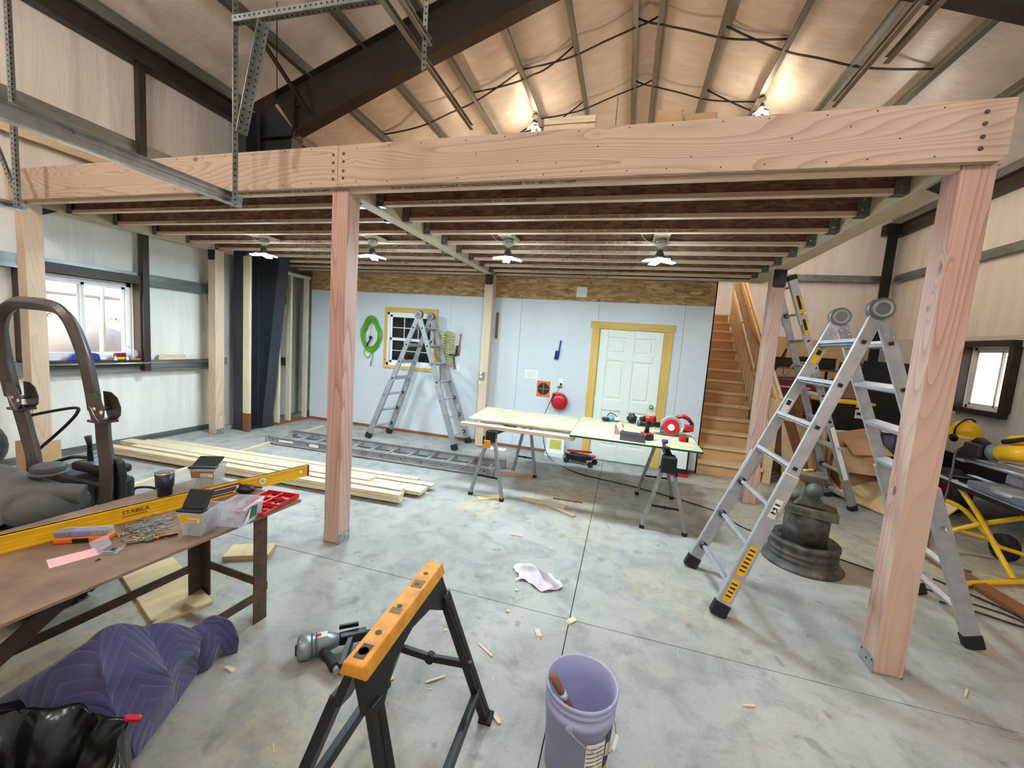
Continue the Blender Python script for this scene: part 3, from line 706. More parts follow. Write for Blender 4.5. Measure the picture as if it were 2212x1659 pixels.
joist(-.0, 3.612, .031, 'joist doubled behind the right front beam board', 'joists of the right bay', 2.75, .35)
joist(-3.78, -.142, .031, 'joist doubled behind the left front beam board', 'joists of the left bay', 2.75, -1.5)
hp = None
def hanger(x, s, y, label):
    """stamped hanger: side plate, seat and slot; s = direction of the joist away from the beam"""
    t = thing('joist_hanger', label, 'joist hanger', (x, y, 2.78), group='joist hangers')
    X = lambda d: x + s * d
    B().prism([(X(.0), 2.781), (X(.075), 2.781), (X(.075), 2.90), (X(.045), 2.95), (X(.0), 2.985)], y - .0295, y - .027, 'xz').build('side_plate', 'hanger_steel', t)
    B().prism([(X(.0), 2.781), (X(.075), 2.781), (X(.075), 2.90), (X(.045), 2.95), (X(.0), 2.985)], y + .027, y + .0295, 'xz').build('side_plate', 'hanger_steel', t)
    B().bb((min(X(0), X(.075)), y - .0295, 2.778), (max(X(0), X(.075)), y + .0295, 2.781)).build('seat', 'hanger_steel', t)
    B().bb((X(.04) - .006, y - .031, 2.88), (X(.04) + .006, y - .029, 2.915)).build('slot_tab', 'chrome', t)
    B().cyl((X(.045), y - .032, 2.82), (X(.045), y - .029, 2.82), .006, 8).build('nail', 'chrome', t)
rt = random.Random(4)
for k, y in enumerate(JY):
    joist(-.043, 3.615, y, f'I-joist of the right bay, {ORD[k]} from the front beam', 'joists of the right bay', txt=(2.95 if k == 0 else [.2, .95, 1.25, .8, .9, 1.2, .75, .6, .4][k]) if k else .0)
    joist(-3.925, -.163, y, f'I-joist of the left bay, {ORD[k]} from the front beam', 'joists of the left bay', txt=[-2.6, -2.9, -2.4, -3.0, -2.2, -2.7, -2.5, -2.3, -2.6][k])
    if k < 8:
        hanger(-.043, 1, y, f'joist hanger on the middle beam facing right, {ORD[k]} from front')
        hanger(3.615, -1, y, f'joist hanger on the right beam, {ORD[k]} from front')
        if k < 5: hanger(-3.925, 1, y, f'joist hanger on the left beam, {ORD[k]} from front')
        hanger(-.163, -1, y, f'joist hanger on the middle beam facing left, {ORD[k]} from front')
for (a, b, y1, lab) in ((-.163, -.043, 3.60, 'middle'), (3.615, 3.77, 3.66, 'right'), (-4.05, -3.925, 2.34, 'left')):
    t = tag(B().bb((a, 0.0, HB), (b, y1, 3.028)).build('side_beam', 'fir_y', bevel=.003), f'{lab} beam running back under the mezzanine deck', 'beam', 'beams running back')
deck = thing('mezzanine_deck', 'strand board deck laid over the joists', 'deck', (0, 1.8, 3.03))
for i in range(4):
    for j in range(2): B().bb((-4.05 + i * 1.955, .0 + j * 1.84, 3.029), (-4.05 + (i + 1) * 1.955 - .004, (j + 1) * 1.84 - .004, 3.049)).build('sheet', 'osb_deck', deck)

# things up on the deck that show over the beam
def carton(name, label, x0, x1, y0, y1, z0, z1, m='cardboard', flaps=True, cat='carton'):
    t = thing(name, label, cat, ((x0 + x1) / 2, (y0 + y1) / 2, z0)); w = .004
    q = B().bb((x0, y0, z0), (x1, y0 + w, z1)).bb((x0, y1 - w, z0), (x1, y1, z1)).bb((x0, y0, z0), (x0 + w, y1, z1)).bb((x1 - w, y0, z0), (x1, y1, z1)).bb((x0, y0, z0), (x1, y1, z0 + w)); q.build('body', m, t)
    if flaps: B().bar((x0 + .01, y1 + .03, z1 + .05), (x1 - .01, y1 + .03, z1 + .05), .004, .1, (0, .45, 1)).build('flap', m, t)
    return t
carton('carton', 'brown cardboard carton on the deck, taller of the two', 2.13, 2.31, .55, .85, 3.05, 3.44)
carton('carton', 'low wide cardboard carton on the deck nearer the right lamp', 2.32, 2.53, .55, .85, 3.05, 3.405)
t = thing('slatted_crate', 'slatted wooden crate on the deck beside the left roof lamp', 'crate', (1.5, .7, 3.05))
for k in range(7): B().bb((1.31, .56, 3.06 + k * .058), (1.70, .575, 3.108 + k * .058)).build('slat', 'spruce_x', t, bevel=.002)
for x in (1.31, 1.675): B().bb((x, .576, 3.05), (x + .025, .60, 3.46)).build('upright', 'spruce_z', t)
B().bb((1.31, .60, 3.05), (1.70, .86, 3.07)).build('bottom', 'spruce_x', t)

# ------------------------------------------------------------------ lamps
emis('led_cool', (0.68, 0.90, 1.0), LED_COOL); emis('led_warm', (1.0, 0.76, 0.52), LED_WARM); emis('fill_front', (1.0, 0.94, 0.94), FILL_FRONT * 1.2); emis('fill_right', (1.0, 0.90, 0.80), FILL_LOFT * .6); emis('fill_tan', (1.0, 0.89, 0.77), FILL_FRONT); emis('fill_loft', (1.0, 0.76, 0.52), FILL_LOFT)  # front, right, tan and loft glows serve only the added fill lamps
def led_lamp(x, y, z, label, m, base, r=.11, n=4, dz=.16, dip=.12, bulb=0.0):
    """screw-in garage lamp with folding panels"""
    t = thing('garage_lamp', label, 'lamp', (x, y, z), group='folding panel garage lamps')
    if base:
        B().lathe([(.052, .0), (.052, .045)], (x, y, z + dz - .045), 8).build('junction_box', 'galv_bright', t)
        B().lathe([(.02, 0), (.03, .01), (.06, .028), (.062, .035)], (x, y, z + dz - .08), 20).build('lamp_holder', 'white', t)
    B().lathe([(.04, 0), (.044, .02), (.036, .05), (.022, .08)], (x, y, z + .005), 18).build('lamp_body', 'grey_plastic', t)
    for k in range(n):
        a = 2 * math.pi * (k + .25) / n; u = Vector((math.cos(a), math.sin(a), -dip)).normalized(); v = Vector((-math.sin(a), math.cos(a), 0)); w = u.cross(v)
        M = Matrix((u, v, w)).transposed(); c = Vector((x, y, z)) + u * (.045 + r / 2)
        if w.z < 0: w = -w
        p = B().box(c + w * .008, (r, .08, .014), M).build('panel', 'grey_plastic', t, bevel=.004)
        B().box(c - w * .002, (r - .012, .07, .006), M).build('led_face', m, p)
    if bulb: B().ball((x, y, z - bulb), bulb, 14, 9).build('led_globe', m, t)
    else: B().lathe([(.034, -.012), (.034, .004)], (x, y, z), 16).build('led_face', m, t)
    return t
for i, (x, y, lab) in enumerate(((-2.37, 1.46, 'cool white garage lamp under the deck, leftmost'), (-.81, 1.46, 'cool white garage lamp just right of the middle front post'), (.81, 1.46, 'cool white garage lamp right of the middle beam'), (2.30, 1.46, 'cool white garage lamp under the deck, rightmost'))):
    led_lamp(x, y, 2.60, lab, 'led_cool', True, dz=.185)
    t = tag(B().bb((x - .07, 1.285, 2.787), (x + .07, 1.64, 2.822)).build('lamp_block', 'spruce_y', bevel=.002), ['wooden block carrying the leftmost deck lamp', 'wooden block carrying the lamp by the middle post', 'wooden block carrying the lamp right of the middle beam', 'wooden block carrying the rightmost deck lamp'][i], 'block', 'lamp blocks')
    tag(B().tube(spline([(x - .05, 1.46, 2.76), (x - .1, 1.46, 2.76), (x - .16, 1.45, 2.80), (x - .22, 1.44, 2.9), (x - .24, 1.44, 2.985)], 4), .004, 6).build('lamp_cable', 'white'), ['white cable to the leftmost deck lamp', 'white cable to the lamp by the middle post', 'white cable to the lamp right of the middle beam', 'white cable to the rightmost deck lamp'][i], 'cable', 'lamp cables')
XA = XRIDGE - POFF - PSP * 2; XF = XRIDGE + POFF + PSP * 2
for x, y, lab, m in ((XA, 5.85, 'glowing warm roof lamp above the left half of the beam', 'led_warm'), (XF, 5.9, 'glowing warm roof lamp above the right half of the beam', 'led_warm')):
    t = led_lamp(x, y, zroof(x) - .19, lab, m, True, r=.13, dz=.19, dip=.8, bulb=.045)
def fill_pendant(x, y, z, label, m):
    """added globe lamp on a rod, unseen, to brighten roof and beam"""
    t = thing('fill_lamp', label, 'lamp', (x, y, z), group='added globe lamps')
    B().cyl((x, y, z + .13), (x, y, zroof(x) + .1), .008, 6).build('rod', 'galv', t); B().lathe([(.04, .08), (.06, .10), (.03, .14)], (x, y, z), 16).build('holder', 'white', t); B().ball((x, y, z), .09, 18, 12).build('globe', m, t)
for x, lab, m in ((-2.4, 'added globe lamp over the front left floor', 'fill_tan'), (.4, 'added globe lamp over the front middle floor', 'fill_tan'), (3.3, 'added globe lamp over the front right floor', 'fill_front'), (6.1, 'added globe lamp by the right wall', 'fill_front')): fill_pendant(x, -2.2 if x < -2 else -3.7, 4.2 if x < -2 else 4.8, lab, m)
for x, lab in ((-1.6, 'added globe lamp over the left of the loft'), (1.4, 'added globe lamp over the middle of the loft'), (5.9, 'added globe lamp beyond the stairs')): fill_pendant(x, 6.6, 4.6, lab, 'fill_loft' if x < 3 else 'fill_right')

# ------------------------------------------------------------------ overhead door tracks and their hangers
def angle_iron(p, q, w, label, cat='angle', name='punched_angle', m='galv', side=(1, 0, 0), holes=True, parent=None):
    """L-shaped punched angle from p to q"""
    p, q = Vector(p), Vector(q); d = (q - p).normalized(); a = Vector(side); a = (a - d * a.dot(d)).normalized(); b = d.cross(a)
    t = thing(name, label, cat, p)
    M = B().bar(p + a * w / 2, q + a * w / 2, .003, w, a); M.bar(p + b * w / 2, q + b * w / 2, .003, w, b); M.build('angle', m, t)
    if holes:
        h = B(); L = (q - p).length; k = .03
        while k < L - .02:
            c = p + d * k + b * (w * .55); h.cyl(c - a * .003, c + a * .003, .0075, 6)
            c = p + d * k + a * (w * .55); h.cyl(c - b * .003, c + b * .003, .0075, 6); k += .042
        tag(h.build('punched_holes', 'soot', t), kind='stuff')
    return t
def track(x, y0, y1, z, s, label, m='galv', lift=.0):
    """door track: channel with rolled lips and a reinforcing angle; s = side the channel opens to"""
    t = thing('door_track', label, 'door track', (x, y0, z)); r = .028
    prof = [(s * .03, .022), (0, .022), (-s * .006, .015), (-s * .006, -.015), (0, -.022), (s * .03, -.022), (s * .03, -.014)]
    def seg(P, nm, mt):
        n = len(P); vs = [(x + a, y0, z + b) for a, b in P] + [(x + a, y1, z + b + lift) for a, b in P]
        B().add(vs, [(i, i + 1, n + i + 1, n + i) for i in range(n - 1)]).build(nm, mt, t, solid=.003)
    seg(prof, 'track_channel', m); seg([(-s * .01, .02), (-s * .01, .052), (-s * .04, .052)], 'track_angle', m)
    for k in range(1, 5):
        y = y1 + (y0 - y1) * k / 6; B().cyl((x - s * .02, y, z + .04), (x + s * .004, y, z + .04), .009, 8).build('bolt', 'chrome', t)
    return t
track(-.80, -6.0, -.18, 2.61, -1, 'galvanized door track crossing in front of the left beam end', 'galv_bright')
track(-3.30, -6.0, -.19, 2.61, 1, 'galvanized door track at the left picture edge', 'galv_bright')
track(.40, -6.0, 1.25, 3.80, 1, 'long warm lit door track left of the roof ridge', 'track_steel')
track(3.50, -6.0, 1.32, 3.80, -1, 'long warm lit door track on the right', 'track_steel')
track(.50, -6.0, .18, 3.83, 1, 'shorter door track beside the long left one', 'track_steel')
track(3.62, -6.0, .88, 3.83, -1, 'shorter door track beside the long right one', 'track_steel')
angle_iron((-.74, -.26, 2.58), (-.74, -.26, 5.2), .042, 'upright punched angle hanging the low door track', side=(-1, 0, 0))
angle_iron((-3.24, -.30, 2.6), (-3.24, -.30, 5.0), .05, 'upright punched angle at the left picture edge', side=(1, 0, 0))
angle_iron((-3.62, -.30, 3.4), (-3.25, -.28, 2.66), .04, 'slanting punched angle at the left picture edge', side=(0, 1, 0))
angle_iron((-.75, -.30, 3.79), (.40, -.30, 3.77), .042, 'level punched angle tying hanger to long track', side=(0, 1, 0))
angle_iron((-.50, -.27, 3.77), (-.69, -.27, 3.06), .05, 'slanting punched angle bracing the hanger', side=(1, 0, 0))
angle_iron((.50, .10, 3.6), (.48, .10, 5.9), .035, 'thin punched angle hanging the shorter left track', side=(1, 0, 0))
tag(B().cyl((-2.38, 1.62, 5.62), (-3.45, 2.66, 5.19), .006, 6).build('brace_rod', 'black_steel'), 'thin dark brace rod slanting below the roof to the left column', 'rod')
# ------------------------------------------------------------------ stairs
st = thing('staircase', 'open wooden staircase beside the pegboard wall', 'stairs', (3.7, 3.75, 0))
RISE, RUN, SX0, SX1 = .19, .25, 3.255, 4.12
for i in range(14):
    y = 3.76 + RUN * i; z = RISE * (i + 1)
    B().bb((SX0, y - .038, z - .036), (SX1, y + RUN + .005, z)).build('tread', 'stair_x', st, bevel=.005)
    B().bb((SX0, y, z - RISE), (SX1 - .012, y + .018, z - .036)).build('riser', 'riser_shade_x', st)
for x in (3.245, 4.12):
    B().prism([(3.78, 0), (4.05, 0), (7.26, RISE * 13 - .1), (7.26, RISE * 14)], x, x + .012, 'yz').build('stringer', 'rail_y', st)
rl = thing('stair_railing', 'yellow pine stair railing with square balusters', 'railing', (4.2, 4, 0))
def zs(y): return RISE * ((y - 3.76) / RUN + 1)
B().bar((4.20, 3.82, zs(3.82) + .92), (4.20, 7.2, zs(7.2) + .92), .04, .09, (0, -.6, .8)).build('top_rail', 'rail_y', rl, bevel=.003)
B().bar((4.245, 3.82, zs(3.82) + .93), (4.245, 7.2, zs(7.2) + .93), .04, .14, (0, -.6, .8)).build('cap_rail', 'spruce_y', rl, bevel=.003)
for k in range(22):
    y = 3.95 + k * .152; B().bb((4.17, y, zs(y) - .25), (4.205, y + .035, zs(y) + .88)).build('baluster', 'stair_x', rl)
for (a, b) in ((3.78, 4.75), (4.85, 5.9), (5.95, 6.9)):
    B().bar((4.13, a, zs(a) + .55), (4.13, b, zs(b) + .55), .035, .085, (0, -.6, .8)).build('hand_rail', 'spruce_y', rl, bevel=.003)
B().bb((4.13, 3.72, 0), (4.22, 3.81, 1.2)).build('newel_post', 'stair_x', rl, bevel=.004)

# short stud wall in the left corner
sw = thing('stud_wall', 'short stud wall in the left corner by the dark grey column', 'stud wall', (-3.7, 3.2, 0))
for y, h in ((2.96, 1.35), (3.20, 2.62), (3.58, 2.62)):
    B().bb((-3.745, y, .04), (-3.655, y + .04, h)).build('stud', 'spruce_z', sw, bevel=.002)
B().bb((-3.75, 2.93, 0), (-3.65, 3.66, .04)).build('bottom_plate', 'treated_y', sw); B().bb((-3.745, 2.93, 2.62), (-3.655, 3.66, 2.66)).build('top_plate', 'spruce_y', sw)

# ------------------------------------------------------------------ ladders
def lv(p, q, t): return Vector(p).lerp(Vector(q), t)
def half_ladder(t, H, F, sep, n, m1, m2, stickers=False, split=.52, first=.10):
    """one leg of a folding ladder: H = two hinge points, F = two feet; inner and outer sections"""
    r = (Vector(H[1]) - Vector(H[0])).normalized()
    for k in (0, 1):
        d = (Vector(F[k]) - Vector(H[k])).normalized(); up = r.cross(d).normalized(); off = r * (.0 if k == 0 else 0)
        B().bar(lv(H[k], F[k], .03), lv(H[k], F[k], split + .16), .026, .075, up).build('inner_rail', m1, t, bevel=.004)
        o = r * (-.014 if k == 0 else .014)
        B().bar(lv(H[k], F[k], split) + o, lv(H[k], F[k], .965) + o, .042, .09, up).build('outer_rail', m2, t, bevel=.006)
        B().bar(lv(H[k], F[k], .955) + o, Vector(F[k]) + o - d * .004, .056, .104, up).build('foot', 'rubber', t, bevel=.01)
        w = B().bar(lv(H[k], F[k], .015), lv(H[k], F[k], .10), .03, .066, up).build('hinge_arm', 'alu_dull', t)
        for i in range(3):
            for j in (-1, 1):
                c = lv(H[k], F[k], .045 + .02 * i) + up * .02 * j; B().cyl(c - r * .018, c + r * .018, .005, 6).build('rivet', 'chrome', w)
    for i in range(n):
        s = first + (.90 - first) * i / (n - 1); a, b = lv(H[0], F[0], s), lv(H[1], F[1], s); d = (Vector(F[0]) - Vector(H[0])).normalized(); up = r.cross(d).normalized()
        if s < split:
            q = B().bar(a, b, .026, .07, up); q.bar(a + d * .022, b + d * .022, .006, .05, up); q.build('rung', 'alu', t, bevel=.003)
            for c, sg in ((a, -1), (b, 1)): B().box(c + r * sg * .0135, (.022, .022, .022), Matrix((r, d, up)).transposed()).build('rung_end', 'black', t)
        else:
            B().bar(a + up * .03 * 0 - r * .01, b + r * .01, .024, .04 if s > split + .06 else .075, up).build('rung', 'alu', t, bevel=.003)
            for c, sg in ((a, -1), (b, 1)):
                B().ball(c - r * sg * .03 + up * .0, .03, 8, 6, (1, 1, 1)).build('rung_bracket', 'black_plastic', t)
            if abs(s - split) < .12:
                for c, sg in ((a, -1), (b, 1)): B().cyl(c + r * sg * .02 - up * 0, c + r * sg * .10, .011, 8).build('lock_pin', 'chrome', t)
def hinge(t, c, r, m='alu_dull', knob=None):
    r = Vector(r); c = Vector(c)
    B().cyl(c - r * .03, c + r * .03, .066, 24).build('hinge_plate', 'galv_dark', t)
    B().cyl(c - r * .036, c + r * .036, .052, 20).build('hinge_ring', m, t); B().cyl(c - r * .040, c + r * .040, .036, 18).build('hinge_hub', knob or 'galv_dark', t)
def a_ladder(label, HA, F0, F1, n, m1='alu', m2='alu', stick=False):
    t = thing('folding_ladder', label, 'ladder', ((F0[0][0] + F1[0][0]) / 2, (F0[0][1] + F1[1][1]) / 2, 0), group='folding multi position ladders')
    r = (Vector(HA[1]) - Vector(HA[0])).normalized()
    half_ladder(t, HA, F0, 0, n, m1, m2); half_ladder(t, HA, F1, 0, n, m1, m2)
    for h in HA: hinge(t, h, r)
    return t
nl = a_ladder('large aluminum folding ladder standing beside the right front post', [(3.575, .42, 2.10), (3.61, 1.00, 2.10)], [(2.845, .245, 0), (2.755, .82, 0)], [(4.405, .52, 0), (4.47, 1.12, 0)], 7)
# yellow and white instruction labels on the near ladder
def sticker(t, H, F, s0, s1, side, m, w=.05, extra=None, nm='label'):
    r = Vector(side).normalized(); d = (Vector(F) - Vector(H)).normalized(); up = r.cross(d).normalized()
    p, q = lv(H, F, s0) + r * .037, lv(H, F, s1) + r * .037
    o = B().bar(p, q, .001, w, up).build(nm, m, t)
    if extra:
        L = (q - p).length; k = .03; g = B()
        while k < L - .02:
            g.bar(p + d * k + r * .0008, p + d * (k + .012) + r * .0008, .0006, w * .7, up); k += .03
        g.build('print', extra, o)
Hn, Fn = (3.575, .42, 2.10), (2.845, .245, 0)
sticker(nl, Hn, Fn, .755, .855, (0, -1, 0), 'yellow', .05, 'ink'); sticker(nl, Hn, Fn, .87, .945, (0, -1, 0), 'yellow', .05, 'ink'); sticker(nl, Hn, Fn, .60, .66, (0, -1, 0), 'white', .045, 'ink')
Hf, Ff = (3.61, 1.0, 2.10), (2.755, .82, 0)
for s0, s1, m in ((.12, .175, 'yellow'), (.31, .38, 'white')):
    r = Vector((0, -1, 0)); d = (Vector(Ff) - Vector(Hf)).normalized(); up = r.cross(d).normalized(); p, q = lv(Hf, Ff, s0) + r * .016, lv(Hf, Ff, s1) + r * .016
    o = B().bar(p, q, .001, .045, up).build('label', m, nl); B().bar(p + d * .01 + r * .001, p + d * .05 + r * .001, .001, .03, up).build('print', 'ink', o)
a_ladder('grey aluminum folding ladder standing in front of the partition window', [(-1.075, 3.08, 2.06), (-1.085, 3.50, 2.06)], [(-1.875, 3.03, 0), (-1.765, 3.44, 0)], [(-.325, 3.07, 0), (-.31, 3.56, 0)], 7, 'alu_dull', 'alu_dull')
# third ladder, opened straight and leaned on the right beam
t = thing('folding_ladder', 'aluminum folding ladder opened straight and leaned on the right beam', 'ladder', (4.89, 3.3, 0), group='folding multi position ladders')
top = [(3.80, 2.735, 2.72), (3.775, 3.10, 2.72)]; ft = [(4.915, 3.07, 0), (4.865, 3.53, 0)]
mid = [lv(top[k], ft[k], .44) for k in (0, 1)]; r = (mid[1] - mid[0]).normalized()
half_ladder(t, [tuple(q) for q in mid], ft, 0, 5, 'alu', 'alu_dull', split=.5, first=.1); half_ladder(t, [tuple(q) for q in mid], top, 0, 4, 'alu', 'alu', split=.55, first=.14)
for h in mid: hinge(t, h, r, 'alu_dull', 'blue')
d = (Vector(ft[0]) - Vector(top[0])).normalized(); up = r.cross(d)
for s0, s1 in ((.08, .155), (.175, .24)):
    p, q = lv(top[0], ft[0], s0) - r * .036, lv(top[0], ft[0], s1) - r * .036; o = B().bar(p, q, .001, .055, up).build('label', 'yellow', t); B().bar(p + d * .01 - r * .001, q - d * .05 - r * .001, .001, .03, up).build('print', 'ink', o)
p, q = lv(top[0], ft[0], .63) - r * .036, lv(top[0], ft[0], .86) - r * .036; B().bar(p, q, .001, .05, up).build('label', 'white', t)
# extension ladder lying on the floor
t = thing('extension_ladder', 'aluminum extension ladder lying flat on the floor', 'ladder', (-1.1, 2.2, 0))
NR = ((-2.83, 1.975), (.60, 2.11)); FR = ((-2.86, 2.44), (.62, 2.55))
for (a, b) in (NR, FR):
    for z0 in (.03,):
        q = B().bar((*a, z0 + .045), (*b, z0 + .045), .006, .09); 
        for z in (z0 + .003, z0 + .087): q.bar((*a, z), (*b, z), .032, .006)
        q.build('rail', 'alu_dull', t)
for k in range(12):
    s = .03 + .94 * k / 11; a = Vector((*NR[0], .075)).lerp(Vector((*NR[1], .075)), s); b = Vector((*FR[0], .075)).lerp(Vector((*FR[1], .075)), s)
    rg = B().cyl(a, b, .016, 10).build('rung', 'alu', t); dd = (b - a).normalized(); B().cyl(a - dd * .008, a - dd * .003, .02, 12).build('rung_flare', 'alu', rg); B().cyl(a - dd * .0095, a - dd * .007, .012, 10).build('rung_bore', 'black', rg)
q = B().bar((-2.62, 1.977, .075), (-2.38, 1.987, .075), .001, .03); q.tf(Matrix.Translation((0, -.006, 0))); q.build('label', 'white', t)
q = B().bar((-2.10, 1.995, .075), (-1.95, 2.0, .075), .001, .045); q.tf(Matrix.Translation((0, -.006, 0))); q.build('label', 'paper', t)
for (a, z) in ((NR[1], 0), (FR[1], 0), (NR[0], 0), (FR[0], 0)): B().bb((a[0] - .03, a[1] - .02, 0), (a[0] + .03, a[1] + .02, .13)).build('end_shoe', 'alu_dull', t, bevel=.004)

# ------------------------------------------------------------------ lumber pile
def board(name, label, a, b, w, h, z, m, cat='board', group=None):
    t = B().bar((*a, z + h / 2), (*b, z + h / 2), w, h)
    # keep the grain along the board: own local frame
    ang = math.atan2(b[1] - a[1], b[0] - a[0]); L = math.hypot(b[0] - a[0], b[1] - a[1])
    o = B().box((0, 0, 0), (L, w, h)).build(name, m, bevel=.002)
    o.location = ((a[0] + b[0]) / 2, (a[1] + b[1]) / 2, z + h / 2); o.rotation_euler = (0, 0, ang)
    return tag(o, label, cat, group)
board('bearer', 'long thin bearer running from the steel bench under the lumber', (-2.50, -.35), (-2.87, 2.6), .04, .038, 0, 'spruce_x', 'board')
board('bearer', 'thin stick lying by the stud wall past the flat ladder', (-2.88, 2.72), (-2.95, 3.25), .07, .03, 0, 'spruce_x', 'board')
board('bearer', 'short bearer under the right end of the lumber', (-.55, .78), (-.6, 1.62), .05, .038, 0, 'spruce_x', 'board')
LG = 'stacked lumber boards'
board('lumber_board', 'lower front board of the lumber stack', (-4.0, .70), (.03, .90), .09, .038, .039, 'spruce_x', 'board', LG)
board('lumber_board', 'upper front board of the lumber stack', (-4.03, .71), (.02, .905), .09, .038, .079, 'spruce_x', 'board', LG)
board('lumber_board', 'short thick board second in the lumber stack', (-3.7, .84), (-.03, 1.02), .09, .085, .039, 'spruce_x', 'board', LG)
board('lumber_board', 'wide board with a wavy grain in the lumber stack', (-4.0, .98), (.12, 1.21), .185, .038, .039, 'spruce_x', 'board', LG)
board('lumber_board', 'wide board lying above the wavy grained one', (-4.05, .96), (-.5, 1.17), .14, .038, .079, 'spruce_x', 'board', LG)
board('lumber_board', 'long board at the back, longest to the right', (-4.0, 1.15), (.14, 1.385), .09, .038, .039, 'spruce_x', 'board', LG)
board('lumber_board', 'rearmost board of the lumber stack', (-3.9, 1.25), (-.10, 1.49), .09, .038, .039, 'spruce_x', 'board', LG)

# ------------------------------------------------------------------ trestle table
def trestle(label, beam, feet, tape):
    t = thing('saw_trestle', label, 'trestle', ((beam[0][0] + beam[1][0]) / 2, (beam[0][1] + beam[1][1]) / 2, 0), group='folding steel trestles')
    z = .735
    B().bar((*beam[0], z), (*beam[1], z), .06, .05).build('beam', 'black_steel', t, bevel=.004)
    for e in (0, 1):
        c = Vector((*beam[e], z)); s = -1 if e == 0 else 1
        B().bb((c.x - .055, c.y - .045, .64), (c.x + .055, c.y + .045, .76)).build('head', 'black_plastic', t, bevel=.008)
        for k in (0, 1):
            f = Vector((*feet[e][k], 0)); o = Vector((-.03 if k == 0 else .03, 0, -.02)); p = c + o
            B().bar(p, f + Vector((0, 0, .03)), .036, .036, (0, 1, 0)).build('leg', 'alu_dull', t, bevel=.003)
            B().bar(f + Vector((0, 0, .035)), f, .046, .046, (0, 1, 0)).build('foot', 'rubber', t, bevel=.003)
        a, b = (c + Vector((-.03, 0, -.02))).lerp(Vector((*feet[e][0], 0)), .66), (c + Vector((.03, 0, -.02))).lerp(Vector((*feet[e][1], 0)), .66)
        br = B().bar(a, b, .012, .02).build('brace', 'black_steel', t); B().ball((a + b) / 2, .018, 8, 6).build('brace_lock', 'black_plastic', br)
    return t
T1 = trestle('left steel trestle with an orange clamp, carrying the table boards', ((.765, 1.47), (.945, 2.42)), (((.56, 1.48), (.937, 1.446)), ((.79, 2.43), (1.095, 2.404))), False)
B().bb((.70, 1.405, .575), (.775, 1.43, .66)).build('clamp_jaw', 'yellow_worn', T1, bevel=.004); B().bb((.69, 1.40, .62), (.70, 1.44, .70)).build('clamp_strap', 'black_plastic', T1)
T2 = trestle('right steel trestle wrapped in black tape, under the green edged sheet', ((2.585, 1.45), (2.58, 2.41)), (((2.40, 1.426), (2.794, 1.416)), ((2.376, 2.385), (2.777, 2.42))), True)
q = B().bb((2.515, 1.385, .60), (2.655, 1.51, .758)); q.v = [v + Vector((random.uniform(-.012, .012), random.uniform(-.008, .008), random.uniform(-.012, .0))) for v in q.v]; q.build('tape_wrap', 'rubber', T2, bevel=.012)
B().prism([(2.655, .62), (2.68, .59), (2.66, .56), (2.63, .60)], 1.40, 1.404, 'xz').build('tape_flap', 'rubber', T2)
board('table_board', 'pale board along the front of the trestle table', (.37, 1.555), (1.66, 1.535), .085, .038, .762, 'spruce_x')
board('table_board', 'board under the rear of the strand board sheet', (.5, 2.42), (2.95, 2.40), .09, .038, .762, 'spruce_x')
board('table_board', 'middle board under the strand board sheet', (.5, 1.86), (2.9, 1.84), .09, .038, .762, 'spruce_x')
o = B().prism([(.385, 1.715), (2.74, 1.71), (2.74, 2.60), (.31, 2.60)], .801, .819, 'xy').build('strand_board_sheet', 'osb_top'); tag(o, 'pale strand board sheet on the trestles, left part of the table', 'sheet')
t = thing('green_edged_sheet', 'strand board sheet with green edges, right part of the table', 'sheet', (2.25, 2, .82))
B().bb((1.615, 1.425, .8195), (2.87, 2.62, .838)).build('sheet', 'osb_top', t)
B().bb((1.612, 1.420, .8195), (2.873, 1.4252, .8375)).bb((2.8702, 1.42, .8195), (2.875, 2.62, .8375)).bb((1.61, 1.42, .8195), (1.6148, 2.62, .8375)).build('green_edge', 'green_edge', t)
ZT = .8385
# tools on the table
t = thing('circular_saw', 'red and silver circular saw lying on the table', 'circular saw', (2.63, 2.06, ZT), .08)
L = lambda *a: a
q = B().bb((-.17, -.06, .0), (.17, .09, .006)); q.tf(Matrix.Translation((0, 0, .045)) @ Euler((-.05, .08, 0)).to_matrix().to_4x4()); q.build('shoe', 'alu', t, world=False)
B().lathe([(.105, -.055), (.108, -.05), (.108, -.015), (.10, -.01)], (0, 0, .115), 30, 'y').build('blade_guard', 'alu', t, world=False)
B().lathe([(.085, -.066), (.086, -.062), (.086, -.056)], (0, 0, .105), 30, 'y').build('lower_guard', 'red', t, world=False)
B().lathe([(.035, -.074), (.036, -.066)], (0, 0, .10), 18, 'y').build('arbor_cover', 'white', t, world=False)
B().lathe([(.10, -.005), (.10, -.002)], (-.01, -.05, .06), 30, 'y').build('blade', 'galv_dark', t, world=False)
B().cyl((.0, .0, .12), (.0, .13, .12), .05, 18).build('motor', 'black_plastic', t, world=False)
B().tube(spline([(.06, .04, .19), (.12, .04, .215), (.19, .04, .19), (.235, .04, .13), (.22, .04, .07), (.15, .04, .06)], 5), .02, 10).build('handle', 'black_plastic', t, world=False)
B().bb((.16, .0, .06), (.25, .085, .13)).build('battery', 'red', t, world=False, bevel=.01); B().tube([(.07, .04, .20), (.14, .04, .222), (.20, .04, .19)], .022, 10).build('handle_cap', 'red', t, world=False)
t = thing('impact_driver', 'black and red cordless impact driver standing on its battery', 'impact driver', (2.37, 1.66, ZT), .5)
B().bb((-.06, -.04, 0), (.06, .04, .055)).build('battery', 'black_plastic', t, world=False, bevel=.006); B().bb((-.05, -.038, .055), (.055, .038, .075)).build('battery_clip', 'red', t, world=False, bevel=.004)
B().tube([(-.005, 0, .075), (.0, 0, .13), (.015, 0, .19)], [.026, .021, .023], 12).build('grip', 'black_plastic', t, world=False)
